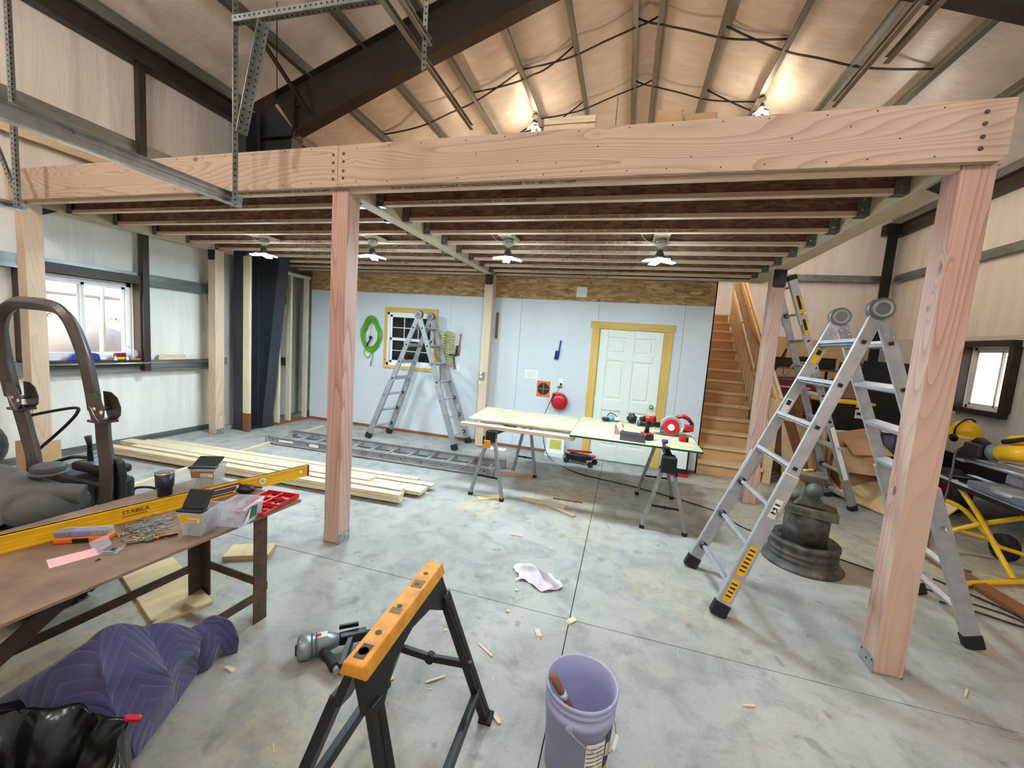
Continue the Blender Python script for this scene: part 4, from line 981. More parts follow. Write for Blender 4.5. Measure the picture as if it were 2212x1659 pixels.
B().cyl((.06, 0, .215), (-.05, 0, .215), .034, 16).build('motor_housing', 'red', t, world=False); B().cyl((-.05, 0, .215), (-.09, 0, .215), .028, 16, .02).build('nose', 'black_plastic', t, world=False); B().cyl((.055, 0, .215), (.068, 0, .215), .036, 16).build('end_cap', 'black_plastic', t, world=False)
t = thing('parts_bin', 'grey plastic parts bin on the near table edge', 'bin', (2.23, 1.52, ZT), -.09)
B().bb((-.115, -.04, 0), (.115, .04, .004)).bb((-.118, -.045, 0), (-.114, .045, .075)).bb((.114, -.045, 0), (.118, .045, .075)).bb((-.118, -.046, 0), (.118, -.042, .075)).bb((-.118, .042, 0), (.118, .046, .075)).build('tub', 'grey_bin', t, world=False, bevel=.002)
B().bb((-.122, -.052, .07), (.122, -.044, .08)).bb((-.122, .044, .07), (.122, .052, .08)).bb((-.124, -.05, .07), (-.116, .05, .08)).bb((.116, -.05, .07), (.124, .05, .08)).build('rim', 'grey_bin', t, world=False, bevel=.002)
t = carton('small_carton', 'small open carton with white paper on the table', 2.05, 2.14, 1.75, 1.84, ZT, ZT + .10, flaps=False)
B().bar((2.075, 1.745, ZT + .12), (2.12, 1.742, ZT + .05), .05, .001, (0, 1, .1)).build('paper', 'paper', t)
t = thing('tape_measure', 'red tape measure near the right table corner', 'tape measure', (2.74, 1.79, ZT), .2)
B().bb((-.045, -.02, 0), (.03, .02, .062)).build('case', 'red', t, world=False, bevel=.014); B().bb((.02, -.021, 0), (.05, .021, .05)).build('nose', 'black_plastic', t, world=False, bevel=.008)
t = thing('spring_clamp', 'blue and red spring clamp gripping the near table edge', 'clamp', (2.54, 1.43, ZT), .3)
B().bar((-.02, -.01, .001), (.0, .05, .03), .03, .012).build('jaw', 'black_plastic', t, world=False, bevel=.003); B().cyl((-.015, .05, .04), (.03, .05, .04), .022, 12).build('pivot', 'blue', t, world=False); B().bar((0, .05, .035), (.02, .10, .05), .022, .012).build('grip', 'red', t, world=False, bevel=.003); B().bar((-.03, -.018, .0005), (.03, -.018, .0005), .03, .012).build('pad', 'dark_red', t, world=False)
t = thing('respirator_mask', 'black and teal respirator mask at the back of the table', 'respirator', (1.98, 2.50, ZT + .02), .3)
mat('teal', srgb(92, 150, 166), .5, 0, var=.1)
B().ball((0, 0, .02), .05, 12, 8, (1.1, .9, .8)).build('face_piece', 'teal', t, world=False); B().lathe([(.042, 0), (.045, .012), (.045, .03), (.038, .036)], (-.07, -.02, -.005), 18).build('filter', 'black_plastic', t, world=False); B().lathe([(.042, 0), (.045, .012), (.045, .03), (.038, .036)], (.075, .02, -.005), 18).build('filter', 'paper', t, world=False); B().tube(spline([(-.04, .03, .03), (0, .06, .075), (.06, .05, .06), (.10, .03, .02)], 5), .006, 6).build('strap', 'black_plastic', t, world=False)
q = B().ball((2.235, 2.66 - .12, ZT + .062), .062, 14, 10, (1.0, .8, 1.0)); q.v = [v + Vector((.006 * math.sin(90 * v.z), .0, .012 * math.sin(140 * v.x) if v.z > ZT + .06 else 0)) for v in q.v]; tag(q.build('black_bag', 'black_plastic'), 'small black bag at the back of the table', 'bag')
t = thing('work_radio', 'black cordless light bar lying at the back of the table', 'tool', (2.44, 2.44, ZT), .15)
B().cyl((-.11, 0, .035), (.12, 0, .035), .035, 14).build('body', 'black_plastic', t, world=False); B().cyl((-.14, 0, .035), (-.11, 0, .035), .038, 14).build('bezel', 'galv_dark', t, world=False); B().bb((-.09, .04, 0), (.02, .09, .10)).build('brown_pouch', 'cardboard_dark', t, world=False, bevel=.01)
board('offcut_block', 'short pale offcut at the right table edge', (2.79, 2.33), (2.90, 2.31), .07, .038, ZT, 'spruce_x', 'offcut')

# ------------------------------------------------------------------ things on the pegboard wall
YW = 3.688
t = thing('air_hose', 'coiled green air hose hanging on the pegboard', 'hose', (-2.33, YW, 1.65))
rr = random.Random(3); pts = []
for k in range(11 * 18):
    a = 2 * math.pi * k / 18; n = k // 18; w = .135 + .0075 * n + rr.uniform(-.004, .004)
    pts.append((-2.33 + (w + .008 * math.sin(n * 3)) * math.sin(a) * (1 if math.cos(a) < .3 else .8), YW - .02 - .006 * (n % 5) - .004 * math.sin(a * 2 + n), 1.70 + (.235 + .0085 * n) * math.cos(a) - .02 * math.cos(n * 1.7)))
B().tube(pts, .0075, 6).build('coil', 'green_hose', t)
B().tube(spline([(-2.42, YW - .03, 1.5), (-2.47, YW - .03, 1.36), (-2.40, YW - .03, 1.28), (-2.33, YW - .03, 1.33), (-2.31, YW - .03, 1.5)], 8), .007, 6).build('tail', 'green_hose', t); B().tube(spline([(-2.30, YW - .03, 1.45), (-2.28, YW - .03, 1.30), (-2.32, YW - .03, 1.20)], 6), .007, 6).build('tail', 'green_hose', t)
B().tube([(-2.33, YW - .035, 1.97), (-2.335, YW - .045, 1.75), (-2.33, YW - .045, 1.68)], .006, 6).build('hanging_cord', 'yellow_coil', t); B().ball((-2.325, YW - .05, 1.64), .03, 10, 8).build('strap_buckle', 'black_plastic', t); B().bar((-2.33, YW - .05, 1.61), (-2.40, YW - .05, 1.48), .02, .02).build('strap', 'black_plastic', t); B().cyl((-2.32, YW - .02, 1.20), (-2.325, YW - .02, 1.12), .009, 8).build('fitting', 'brass', t)
t = thing('coil_hose', 'pale yellow spiral air hose hanging behind the ladder', 'hose', (-.85, YW, 1.5))
pts = []
for k in range(26 * 10):
    a = 2 * math.pi * k / 10; n = k / (26 * 10); s = 1 if n < .5 else -1; pts.append((-.83 + (.06 if s > 0 else -.07) * 1.0 + .075 * math.cos(a), YW - .08 + .06 * math.sin(a), 1.84 - abs(n - .5) * 1.15 + .015 * math.sin(3 * a)))
B().tube(pts, .0055, 5).build('spiral', 'yellow_coil', t); B().tube([(-.95, YW - .02, 1.25), (-.94, YW - .02, 1.05), (-.93, YW - .02, .75)], .007, 6).build('whip', 'red', t)
t = thing('blow_gun', 'black air blow gun hanging from the spiral hose', 'blow gun', (-.74, YW, 1.4))
B().bar((-.82, YW - .03, 1.44), (-.66, YW - .03, 1.46), .018, .022).build('barrel', 'black', t); B().bar((-.72, YW - .03, 1.44), (-.67, YW - .03, 1.22), .02, .026, (1, 0, 0)).build('grip', 'black', t, bevel=.004); B().bar((-.70, YW - .045, 1.36), (-.655, YW - .045, 1.22), .014, .012, (1, 0, 0)).build('lever', 'handle_wood', t)
def hung_brush(label, p, q, m, hm):
    t = thing('bench_brush', label, 'brush', p); p, q = Vector(p), Vector(q)
    B().tube([p, p.lerp(q, .5), p.lerp(q, .55), q], [.010, .012, .018, .016], 8).build('handle', hm, t); s = Vector((-.03, 0, 0)); B().bar(p.lerp(q, .55) + s, q + s, .024, .04, (1, 0, 0)).build('bristles', m, t, bevel=.004)
    B().cyl(p + Vector((0, .0, .0)), p + Vector((0, .025, .008)), .003, 6).build('hook', 'chrome', t)
hung_brush('brown wooden bench brush hanging by the timber post', (-.60, YW - .025, 1.81), (-.63, YW - .025, 1.45), 'black', 'handle_wood')
hung_brush('blue bench brush hanging left of the door', (1.09, YW - .025, 1.82), (1.055, YW - .025, 1.52), 'navy', 'blue')
t = thing('paper_target', 'orange and black paper shooting target pinned on the pegboard', 'target', (.87, YW, 1.0))
B().bb((.76, YW - .003, .90), (.975, YW - .001, 1.155)).build('sheet', 'orange', t)
for i, (r0, m) in enumerate(((.098, 'black'), (.076, 'grey_plastic'), (.072, 'black'), (.05, 'grey_plastic'), (.046, 'black'), (.025, 'grey_plastic'), (.021, 'black'), (.006, 'orange'))): B().cyl((.868, YW - .003, 1.03), (.868, YW - .0034 - .0003 * i, 1.03), r0, 28).build('ring', m, t)
B().bb((.866, YW - .0065, .93), (.870, YW - .006, 1.13)).bb((.768, YW - .0065, 1.028), (.968, YW - .006, 1.032)).build('cross_hair', 'yellow_coil', t)
t = thing('cord_reel', 'red retractable cord reel mounted on the pegboard', 'cord reel', (1.15, YW, .86))
B().lathe([(.05, 0), (.12, -.02), (.135, -.06), (.12, -.10), (.05, -.12)], (1.15, YW - .005, .865), 26, 'y').build('housing', 'red', t); B().bb((1.035, YW - .10, .92), (1.16, YW - .02, 1.0)).build('guide', 'red', t, bevel=.012); B().bb((1.04, YW - .108, .935), (1.09, YW - .10, .975)).build('cord_mouth', 'black', t)
o = B().tube(spline([(1.055, YW - .11, .955), (1.02, YW - .12, .86), (.97, YW - .12, .72), (.93, YW - .14, .55), (.96, YW - .2, .3), (1.12, YW - .35, .02), (1.6, 2.85, .008), (2.4, 2.62, .008), (3.2, 2.25, .008), (3.45, 1.85, .008), (4.05, 1.55, .008), (4.6, 1.22, .008), (4.95, 1.05, .008), (5.0, .92, .008)], 10), .006, 6).build('extension_lead', 'black'); tag(o, 'black extension cord running from the red reel across the floor', 'cord')
t = thing('wall_outlet', 'white wall outlet above the red cord reel', 'outlet', (1.145, YW, 1.16)); B().bb((1.11, YW - .008, 1.10), (1.18, YW, 1.215)).build('cover', 'white', t, bevel=.003); B().bb((1.13, YW - .03, 1.115), (1.16, YW - .008, 1.15)).build('plug', 'black', t, bevel=.004); B().tube(spline([(1.145, YW - .03, 1.13), (1.13, YW - .06, 1.07), (1.10, YW - .07, 1.0)], 5), .005, 6).build('cord', 'black', t); B().bb((1.09, YW - .012, 1.075), (1.17, YW - .008, 1.10)).build('open_lid', 'galv', t)
t = thing('paper_note', 'white paper notice pinned left of the target', 'paper', (.65, YW, 1.25)); B().bb((.545, YW - .003, 1.18), (.755, YW - .001, 1.315)).build('sheet', 'paper', t)
for k in range(4): B().bb((.56, YW - .0036, 1.285 - k * .025), (.74 - .03 * (k % 2), YW - .003, 1.288 - k * .025)).build('print_line', 'galv', t)
tag(B().bb((1.262, YW - .03, 2.495), (1.43, YW + .003, 2.655)).build('wall_sensor', 'white', bevel=.025, seg=4), 'white square sensor box on the strand board band', 'sensor')
t = thing('power_box', 'grey outlet box screwed to the post by the pegboard', 'outlet', (-.11, 3.45, 1.17)); B().bb((-.145, 3.41, 1.11), (-.075, 3.455, 1.23)).build('box', 'galv_bright', t, bevel=.004); 
for z in (1.14, 1.19): B().bb((-.128, 3.405, z), (-.09, 3.411, z + .03)).build('receptacle', 'white', t, bevel=.003)
t = thing('switch_plate', 'white switch plate on the pegboard behind the ladder', 'switch', (-.64, YW, 1.2)); B().bb((-.685, YW - .006, 1.17), (-.60, YW, 1.29)).build('plate', 'white', t, bevel=.002); B().bb((-.648, YW - .012, 1.215), (-.637, YW - .006, 1.245)).build('toggle', 'white', t)
tag(B().bb((-.0, 3.655, 1.78), (.035, 3.688, 2.20)).build('brown_batten', 'stud_brown'), 'brown batten on the wall behind the pegboard post', 'batten')
t = thing('post_outlet', 'metal outlet box with conduit beside the dark grey column', 'outlet', (-4.05, 2.25, 1.1))
B().bb((-4.10, 2.22, 1.06), (-4.0, 2.30, 1.17)).build('box', 'galv_bright', t, bevel=.003)
for z in (1.075, 1.12): B().bb((-4.07, 2.214, z), (-4.03, 2.22, z + .03)).build('receptacle', 'white', t)
B().cyl((-4.06, 2.26, 1.17), (-4.07, 2.26, 2.75), .011, 8).build('conduit', 'galv_bright', t); B().cyl((-4.10, 2.26, 1.10), (-4.16, .2, 1.10), .011, 8).build('conduit', 'galv_bright', t)
tag(B().tube(spline([(-4.15, 2.2, 2.75), (-4.1, 2.15, 2.5), (-4.16, 2.1, 2.2), (-4.08, 2.12, 1.7), (-4.12, 2.18, 1.3)], 6), .004, 5).build('hanging_cable', 'black'), 'thin dark cable hanging behind the left rear post', 'cable')
# floor by the partition
def box_item(name, label, cat, x0, x1, y0, y1, z1, m, parts=()):
    t = thing(name, label, cat, ((x0 + x1) / 2, (y0 + y1) / 2, 0)); B().bb((x0, y0, 0), (x1, y1, z1)).build('body', m, t, bevel=.004)
    for nm, a, b, mm in parts: B().bb(a, b).build(nm, mm, t)
    return t
box_item('tray_box', 'white tray with a yellow and white label leaning on the pegboard', 'box', 1.0, 1.30, 3.50, 3.66, .06, 'paper', (('label_face', (1.0, 3.60, .06), (1.29, 3.64, .28), 'white'), ('label', (1.06, 3.597, .10), (1.24, 3.60, .25), 'yellow_coil')))
t = thing('floor_jack', 'black and red floor jack by the door', 'jack', (1.6, 3.35, 0), -.25)
B().bb((-.22, -.09, .05), (.10, -.07, .13)).bb((-.22, .07, .05), (.10, .09, .13)).build('frame', 'black', t, world=False, bevel=.004); B().bar((-.2, 0, .08), (.16, 0, .12), .09, .06).build('lift_arm', 'black', t, world=False, bevel=.006); B().bar((-.24, 0, .16), (.14, 0, .20), .025, .03).build('handle', 'red', t, world=False); B().cyl((.17, 0, .13), (.17, 0, .155), .04, 14).build('saddle', 'red', t, world=False)
for x, y in ((-.2, -.11), (-.2, .11), (.17, -.1), (.17, .1)): B().cyl((x, y - .018, .04), (x, y + .018, .04), .04, 14).build('wheel', 'rubber', t, world=False)
t = thing('boxed_tool', 'red white and black printed carton beside the door', 'carton', (2.96, 3.5, 0)); B().bb((2.83, 3.42, 0), (3.09, 3.62, .50)).build('box', 'white', t, bevel=.003)
for a, b, m in ((.0, .05, 'red'), (.05, .12, 'black'), (.38, .44, 'red')): B().bb((2.8295, 3.4185, a), (3.0905, 3.42, b)).build('band', m, t)
B().bb((2.87, 3.418, .15), (3.05, 3.42, .35)).build('panel', 'paper', t); B().bb((3.06, 3.4185, .12), (3.085, 3.42, .38)).build('band', 'black', t)
tag(B().bb((.05, 3.40, 0), (.37, 3.56, .006)).build('paper_sheet', 'paper'), 'white sheet of paper on the floor under the pegboard', 'paper')
# left window sill clutter
t = thing('level_case', 'blue plastic tool on the left window sill', 'tool', (-4.2, .62, 1.14)); B().prism([(.50, 1.142), (.80, 1.142), (.78, 1.22), (.72, 1.235), (.58, 1.235), (.53, 1.21)], -4.24, -4.18, 'yz').build('body', 'blue', t, bevel=.006); B().bb((-4.178, .60, 1.15), (-4.174, .68, 1.19)).build('label', 'white', t)
t = thing('screw_carton', 'red and yellow screw carton on the left window sill', 'carton', (-4.2, 1.0, 1.14)); B().bb((-4.24, .96, 1.141), (-4.18, 1.06, 1.23)).build('box', 'dark_red', t); B().bb((-4.1798, .965, 1.15), (-4.178, 1.055, 1.18)).build('label', 'yellow', t)
for i, y in enumerate((.935, 1.06)): 
    t = thing('small_bottle', ['small white bottle left of the screw carton', 'small white bottle right of the screw carton'][i], 'bottle', (-4.16, y, 1.141), group='white bottles on the sill'); B().lathe([(.014, 0), (.015, .004), (.015, .03), (.008, .038)], (-4.16, y, 1.141), 10).build('body', 'white', t); B().lathe([(.008, .038), (.008, .05)], (-4.16, y, 1.141), 10).build('cap', 'white', t)
tag(B().bb((-4.17, 1.09, 1.141), (-4.14, 1.20, 1.16)).build('orange_knife', 'orange', bevel=.006), 'orange utility knife on the left window sill', 'knife')
q = B().ball((-4.21, 1.13, 1.22), .085, 12, 8, (.45, .9, 1.0)); q.v = [v + Vector((random.uniform(-.01, .01), random.uniform(-.012, .012), random.uniform(-.008, .02))) for v in q.v]; tag(q.build('plastic_bag', 'clear_film'), 'clear crumpled plastic bag in the left window corner', 'bag')
t = thing('wood_blocks', 'pale wood blocks resting on the lower left girt', 'blocks', (-4.24, 1.6, 1.13)); B().bb((-4.27, 1.46, 1.131), (-4.21, 1.82, 1.165)).build('block', 'spruce_y', t, bevel=.002); B().bb((-4.265, 1.47, 1.166), (-4.215, 1.83, 1.20)).build('block', 'spruce_y', t, bevel=.002)
# ------------------------------------------------------------------ steel welding bench, lower left
BA = -.068
def bl(x, y, z=0):      # bench frame: origin at the right far corner of the top, x to the right, y away
    c, s = math.cos(BA), math.sin(BA); return (.235 + c * x - s * y, -.645 + s * x + c * y, z)
ZB = .66
bench = thing('steel_bench', 'rusty brown steel welding bench with angle iron legs', 'bench', bl(-.4, -.9), BA)
Lb = lambda x, y, z: (x - (-.4), y + .9, z)
def bbx(a, b): return B().bb(Lb(*a), Lb(*b))
top = B().prism([(Lb(x, y, 0)[0], Lb(x, y, 0)[1]) for x, y in ((0, 0), (-.86, 0), (-.86, -2.3), (0, -2.3), (-.004, -1.7), (.004, -1.2), (-.003, -.7), (.003, -.3))], ZB - .012, ZB, 'xy'); top.build('top_plate', 'rust_steel', bench, world=False)
for x, y in ((-.045, -.20), (-.60, -.20), (-.045, -2.1), (-.60, -2.1)):
    s = 1 if x > -.2 else -1
    q = bbx((x - .004, y - .08, 0), (x + .004, y + .0, ZB - .012)); q.bb(Lb(x - s * .08, y - .008, 0), Lb(x, y, ZB - .012)); lg = q.build('leg', 'rust_dark', bench, world=False)
    for z in (.1, .35, .55): B().cyl(Lb(x - .006, y - .05, z), Lb(x + .006, y - .05, z), .006, 8).build('bolt_hole', 'black', lg, world=False)
bbx((-.60, -.20, .17), (-.045, -.192, .22)).build('end_rail', 'rust_dark', bench, world=False); bbx((-.60, -.21, .60), (-.045, -.2, .645)).build('end_rail', 'rust_dark', bench, world=False)
B().bar(Lb(-.045, -.24, .165), Lb(-.045, -2.1, .165), .006, .05).build('side_rail', 'rust_dark', bench, world=False); B().bar(Lb(-.60, -.24, .19), Lb(-.60, -2.1, .19), .006, .05).build('side_rail', 'rust_dark', bench, world=False)
B().bar(Lb(-.20, -.86, ZB - .02), Lb(-.16, -1.55, .20), .006, .07, (0, 0, 1)).build('diagonal_brace', 'rust_dark', bench, world=False); B().bar(Lb(-.56, -2.0, .62), Lb(-.06, -2.0, .62), .012, .05).build('cross_brace', 'rust_dark', bench, world=False)
# spirit level standing on edge
A_, B_ = Vector((-.50, -1.86, 0)), Vector((-.06, -.285, 0)); dv = (B_ - A_); LL = dv.length; la = math.atan2(dv.y, dv.x)
lv_ = thing('spirit_level', 'long yellow spirit level standing on edge on the bench', 'spirit level', (A_.x, A_.y, ZB), la)
q = B().bb((0, -.012, 0), (LL, .012, .008)).bb((0, -.012, .052), (LL, .012, .06)).bb((0, -.009, 0), (LL, .009, .06)); q.v = [Vector((v.x, v.y, v.z * 1.33)) for v in q.v]; q.build('body', 'yellow', lv_, world=False, bevel=.001)
for z in (.018, .038, .056): B().bb((0, -.0098, z), (LL, -.009, z + .0025)).build('ridge', 'yellow_worn', lv_, world=False)
q = B().bb((LL, -.014, -.001), (LL + .012, .014, .081)).build('end_cap', 'dark_red', lv_, world=False, bevel=.003)
xv = LL - .62
B().prism([(xv, .014), (xv + .17, .014), (xv + .185, .03), (xv + .185, .052), (xv + .17, .066), (xv, .066), (xv - .015, .052), (xv - .015, .03)], -.0135, -.0092, 'xz').build('vial_window', 'dark_red', lv_, world=False)
B().prism([(xv + .005, .022), (xv + .165, .022), (xv + .165, .058), (xv + .005, .058)], -.0142, -.0136, 'xz').build('vial_face', 'paper', lv_, world=False); B().prism([(xv + .02, .026), (xv + .15, .026), (xv + .15, .054), (xv + .02, .054)], -.0148, -.0143, 'xz').build('vial_opening', 'grey_plastic', lv_, world=False)
B().cyl((xv + .31, -.012, .042), (xv + .31, -.0105, .042), .022, 20).build('plumb_vial', 'paper', lv_, world=False); B().cyl((xv + .31, -.0128, .042), (xv + .31, -.012, .042), .012, 14).build('vial_eye', 'yellow_coil', lv_, world=False)
B().cyl((LL - .05, -.012, .042), (LL - .05, -.0102, .042), .009, 12).build('hang_hole', 'white', lv_, world=False)
q = text('STABILA', .030, 'lettering', 'ink', lv_, (LL - 1.0, -.0103, .040), (1, 0, 0), (0, 0, 1), depth=.0003, world=False); B().bb((LL - 1.0, -.0103, .028), (LL - .90, -.0098, .031)).build('print_line', 'ink', lv_, world=False)
# screw tubs and bin
def tub(label, x, y, rz, z0, lab, tilt, w=.115, d=.15, h=.125, lid=True):
    t = thing('screw_tub', label, 'tub', (x, y, z0), rz, group='screw tubs on the bench'); e = .002
    def ring(z, k): return [(sx * (w / 2 - k), sy * (d / 2 - k), z) for sx, sy in ((-1, -1), (1, -1), (1, 1), (-1, 1))]
    vs = ring(.0, .012) + ring(h, 0); B().add(vs, [(3, 2, 1, 0)] + [(i, (i + 1) % 4, 4 + (i + 1) % 4, 4 + i) for i in range(4)]).build('tub', 'clear_plastic', t, world=False, solid=.002)
    q = B(); 
    for s in (-1, 1): q.bb((-w / 2 - .004, s * d / 2 - .003, h - .012), (w / 2 + .004, s * d / 2 + .003, h)); q.bb((s * w / 2 - .003, -d / 2, h - .012), (s * w / 2 + .003, d / 2, h))
    q.build('rim', 'clear_plastic', t, world=False, bevel=.002)
    if lab:
        B().add([(-w / 2 + .008, -d / 2 + .0035, h * .56), (w / 2 - .008, -d / 2 + .0035, h * .56), (w / 2 - .004, -d / 2 - .0015, h * .88), (-w / 2 + .004, -d / 2 - .0015, h * .88)], [(0, 1, 2, 3)]).build('label', lab, t, world=False)
        B().add([(-.01, -d / 2 + .002, h * .60), (w / 2 - .01, -d / 2 + .002, h * .60), (w / 2 - .01, -d / 2 - .002, h * .78), (-.01, -d / 2 - .002, h * .78)], [(0, 1, 2, 3)]).build('label_patch', 'white', t, world=False)
        text('9 x 3"', .017, 'lettering', 'ink', t, (-.004, -d / 2 - .003, h * .64), (1, 0, 0), (0, 0, 1), depth=.0003, world=False)
    if lid:
        B().bb((-w / 2 - .008, -d / 2 - .008, h), (w / 2 + .008, -d / 2 + .035, h + .012)).build('lid_front', 'black_plastic', t, world=False, bevel=.005)
        q = B().bb((-w / 2 - .002, 0, 0), (w / 2 + .002, .10, .012)); q.tf(Matrix.Translation((0, -d / 2 + .03, h + .004)) @ Euler((tilt, 0, 0)).to_matrix().to_4x4()); q.build('lid_flap', 'black_plastic', t, world=False, bevel=.005)
    rr = random.Random(int(x * 100)); q = B()
    for k in range(260 if lid else 12):
        a = rr.uniform(0, 6.28); b = rr.uniform(-.7, .7); c = Vector((rr.uniform(-w / 2 + .022, w / 2 - .022), rr.uniform(-d / 2 + .022, d / 2 - .022), rr.uniform(.012, h * (.5 if lid else .04) + .008))); u = Vector((math.cos(a) * math.cos(b), math.sin(a) * math.cos(b), math.sin(b) * (1 if lid else .1))) * .014
        q.cyl(c - u, c + u, .0022, 5)
    tag(q.build('loose_screws', 'brass', t, world=False), kind='stuff')
    return t
tub('clear screw tub with yellow label and open black lid, nearest', .088, -1.15, .28, ZB, 'yellow', .95)
tub('clear screw tub with brown label behind the spirit level', -.43, -.72, .45, ZB, 'cardboard_dark', .35, w=.14, d=.14, h=.14)
t = tub('open clear bin with a torn green label beside the red case', .155, -.995, .30, ZB, None, 0, w=.15, d=.19, h=.105, lid=False)
B().add([(.0775, -.09, .03), (.0775, .02, .03), (.0775, .03, .085), (.0775, -.03, .095)], [(0, 1, 2, 3)]).build('torn_label', 'green_label', t, world=False, solid=.001)
B().add([(.079, -.09, .028), (.079, -.05, .03), (.079, -.03, .09)], [(0, 1, 2)]).build('torn_paper', 'paper', t, world=False, solid=.001)
# red bit case, opened in two halves
t = thing('bit_case', 'open red bit case at the bench corner', 'bit case', (.10, -.76, ZB), .12)
for nm, x0, y0, x1, y1, z in (('tray', -.10, -.06, .115, .12, .028), ('lid_tray', -.06, -.175, .115, -.065, .022)):
    q = B().bb((x0, y0, .002), (x1, y1, .006)); 
    for a, b in (((x0, y0, .002), (x0 + .006, y1, z)), ((x1 - .006, y0, .002), (x1, y1, z)), ((x0, y0, .002), (x1, y0 + .006, z)), ((x0, y1 - .006, .002), (x1, y1, z)), ((x0, (y0 + y1) / 2 - .003, .002), (x1, (y0 + y1) / 2 + .003, z - .004)), (((x0 + x1) / 2 - .003, y0, .002), ((x0 + x1) / 2 + .003, y1, z - .004))): q.bb(a, b)
    tr = q.build(nm, 'red', t, world=False, bevel=.003); rr = random.Random(nm == 'tray')
    for k in range(12 if nm == 'tray' else 8):
        x = rr.uniform(x0 + .02, x1 - .02); y = rr.uniform(y0 + .012, y1 - .012); B().cyl((x - .011, y, .012), (x + .011, y, .012), .004, 6).build('bit', 'black' if k % 3 else 'chrome', tr, world=False)
t = thing('insulated_tumbler', 'navy insulated tumbler with a steel rim behind the level', 'tumbler', (-.50, -.93, ZB)); q = (-.50, -.93, ZB)
B().lathe([(.034, 0), (.036, .01), (.037, .05), (.044, .06), (.047, .135)], q, 24).build('cup', 'navy', t); B().lathe([(.047, .135), (.0475, .15)], q, 24).build('steel_rim', 'chrome', t); B().lathe([(.048, .15), (.049, .158), (.03, .16), (.001, .158)], q, 24).build('lid', 'clear_plastic', t)
t = thing('screw_organizer', 'orange and clear screw organizer case on the bench', 'organizer', (-.27, -1.425, ZB), .57)
B().bb((-.105, -.03, 0), (.105, .03, .028)).build('base', 'orange', t, world=False, bevel=.008); B().bb((-.10, -.028, .028), (.10, .028, .058)).build('cover', 'clear_plastic', t, world=False, bevel=.006); B().bb((-.03, -.0315, .004), (.03, -.03, .024)).build('latch', 'black', t, world=False)
for x, m in ((-.07, 'black_plastic'), (-.01, 'blue'), (.06, 'grey_plastic')): B().bb((x - .03, -.02, .03), (x + .025, .02, .054)).build('insert', m, t, world=False)
o = B().prism([(-.205, -1.588), (-.117, -1.621), (-.07, -1.48), (-.15, -1.455)], ZB + .0005, ZB + .0015, 'xy').build('pink_card', 'pink_paper'); tag(o, 'pink slip of card on the bench', 'card')
t = thing('clear_case', 'small open clear case of bits beside the pink card', 'case', (-.06, -1.445, ZB), .5); B().bb((-.035, -.025, .001), (.035, .025, .004)).bb((-.036, -.026, .001), (-.034, .026, .018)).bb((.034, -.026, .001), (.036, .026, .018)).build('tray', 'clear_plastic', t, world=False); q = B().bb((-.036, 0, 0), (.036, .05, .002)); q.tf(Matrix.Translation((-.03, .0, .015)) @ Euler((1.1, 0, 1.2)).to_matrix().to_4x4()); q.build('lid', 'clear_film', t, world=False); B().bb((-.025, -.018, .004), (.02, .015, .01)).build('contents', 'chrome', t, world=False, bevel=.002)
t = thing('pliers', 'long nosed pliers with orange and black grips on the bench', 'pliers', (-.015, -1.315, ZB), .98)
for s in (-1, 1): B().tube(spline([(.02, s * .002, .008), (.0, s * .012, .008), (-.02 - .0, s * .012, .008)], 4), .006, 6).build('jaw', 'galv_dark', t, world=False); 
B().cyl((-.005, 0, .002), (-.005, 0, .014), .012, 12).build('pivot', 'galv_dark', t, world=False); B().tube([(.015, 0, .007), (.05, 0, .007), (.10, .004, .007)], .008, 8).build('grip', 'orange', t, world=False); B().tube([(.03, -.007, .010), (.07, -.006, .010), (.10, -.004, .010)], .005, 8).build('grip', 'black', t, world=False); B().tube([(-.02, 0, .007), (-.085, 0, .006)], [.008, .003], 8).build('nose', 'galv_dark', t, world=False)
q = B(); rr = random.Random(5)
for k in range(120):
    x, y = rr.gauss(-.17, .045), rr.gauss(-1.215, .055); a = rr.gauss(.9, .6); L = rr.uniform(.012, .03); z = ZB + rr.uniform(.002, .012); q.cyl((x - math.cos(a) * L, y - math.sin(a) * L, z), (x + math.cos(a) * L, y + math.sin(a) * L, z + rr.uniform(-.001, .003)), .0018, 5)
tag(q.build('loose_screws', 'silver_tool'), 'heap of loose screws and nails on the bench', 'screws', kind='stuff')
q = B(); 
for k in range(40):
    x, y = rr.gauss(-.11, .05), rr.gauss(-1.30, .04); a = rr.gauss(.5, .7); L = rr.uniform(.015, .03); q.cyl((x - math.cos(a) * L, y - math.sin(a) * L, ZB + .003), (x + math.cos(a) * L, y + math.sin(a) * L, ZB + .004), .0017, 5)
tag(q.build('brass_screws', 'brass'), 'scattered brassy deck screws on the bench', 'screws', kind='stuff')
t = thing('tool_pouch', 'dark tool roll behind the red bit case', 'pouch', (-.16, -.70, ZB), .2); B().ball((0, 0, .025), .05, 12, 8, (1.5, .8, .5)).build('pouch', 'black_plastic', t, world=False); B().tube([(.03, .01, .04), (.10, .03, .03)], .008, 6).build('handle', 'dark_red', t, world=False); B().tube([(-.08, -.02, .02), (-.02, -.05, .015)], .007, 6).build('handle', 'yellow', t, world=False)

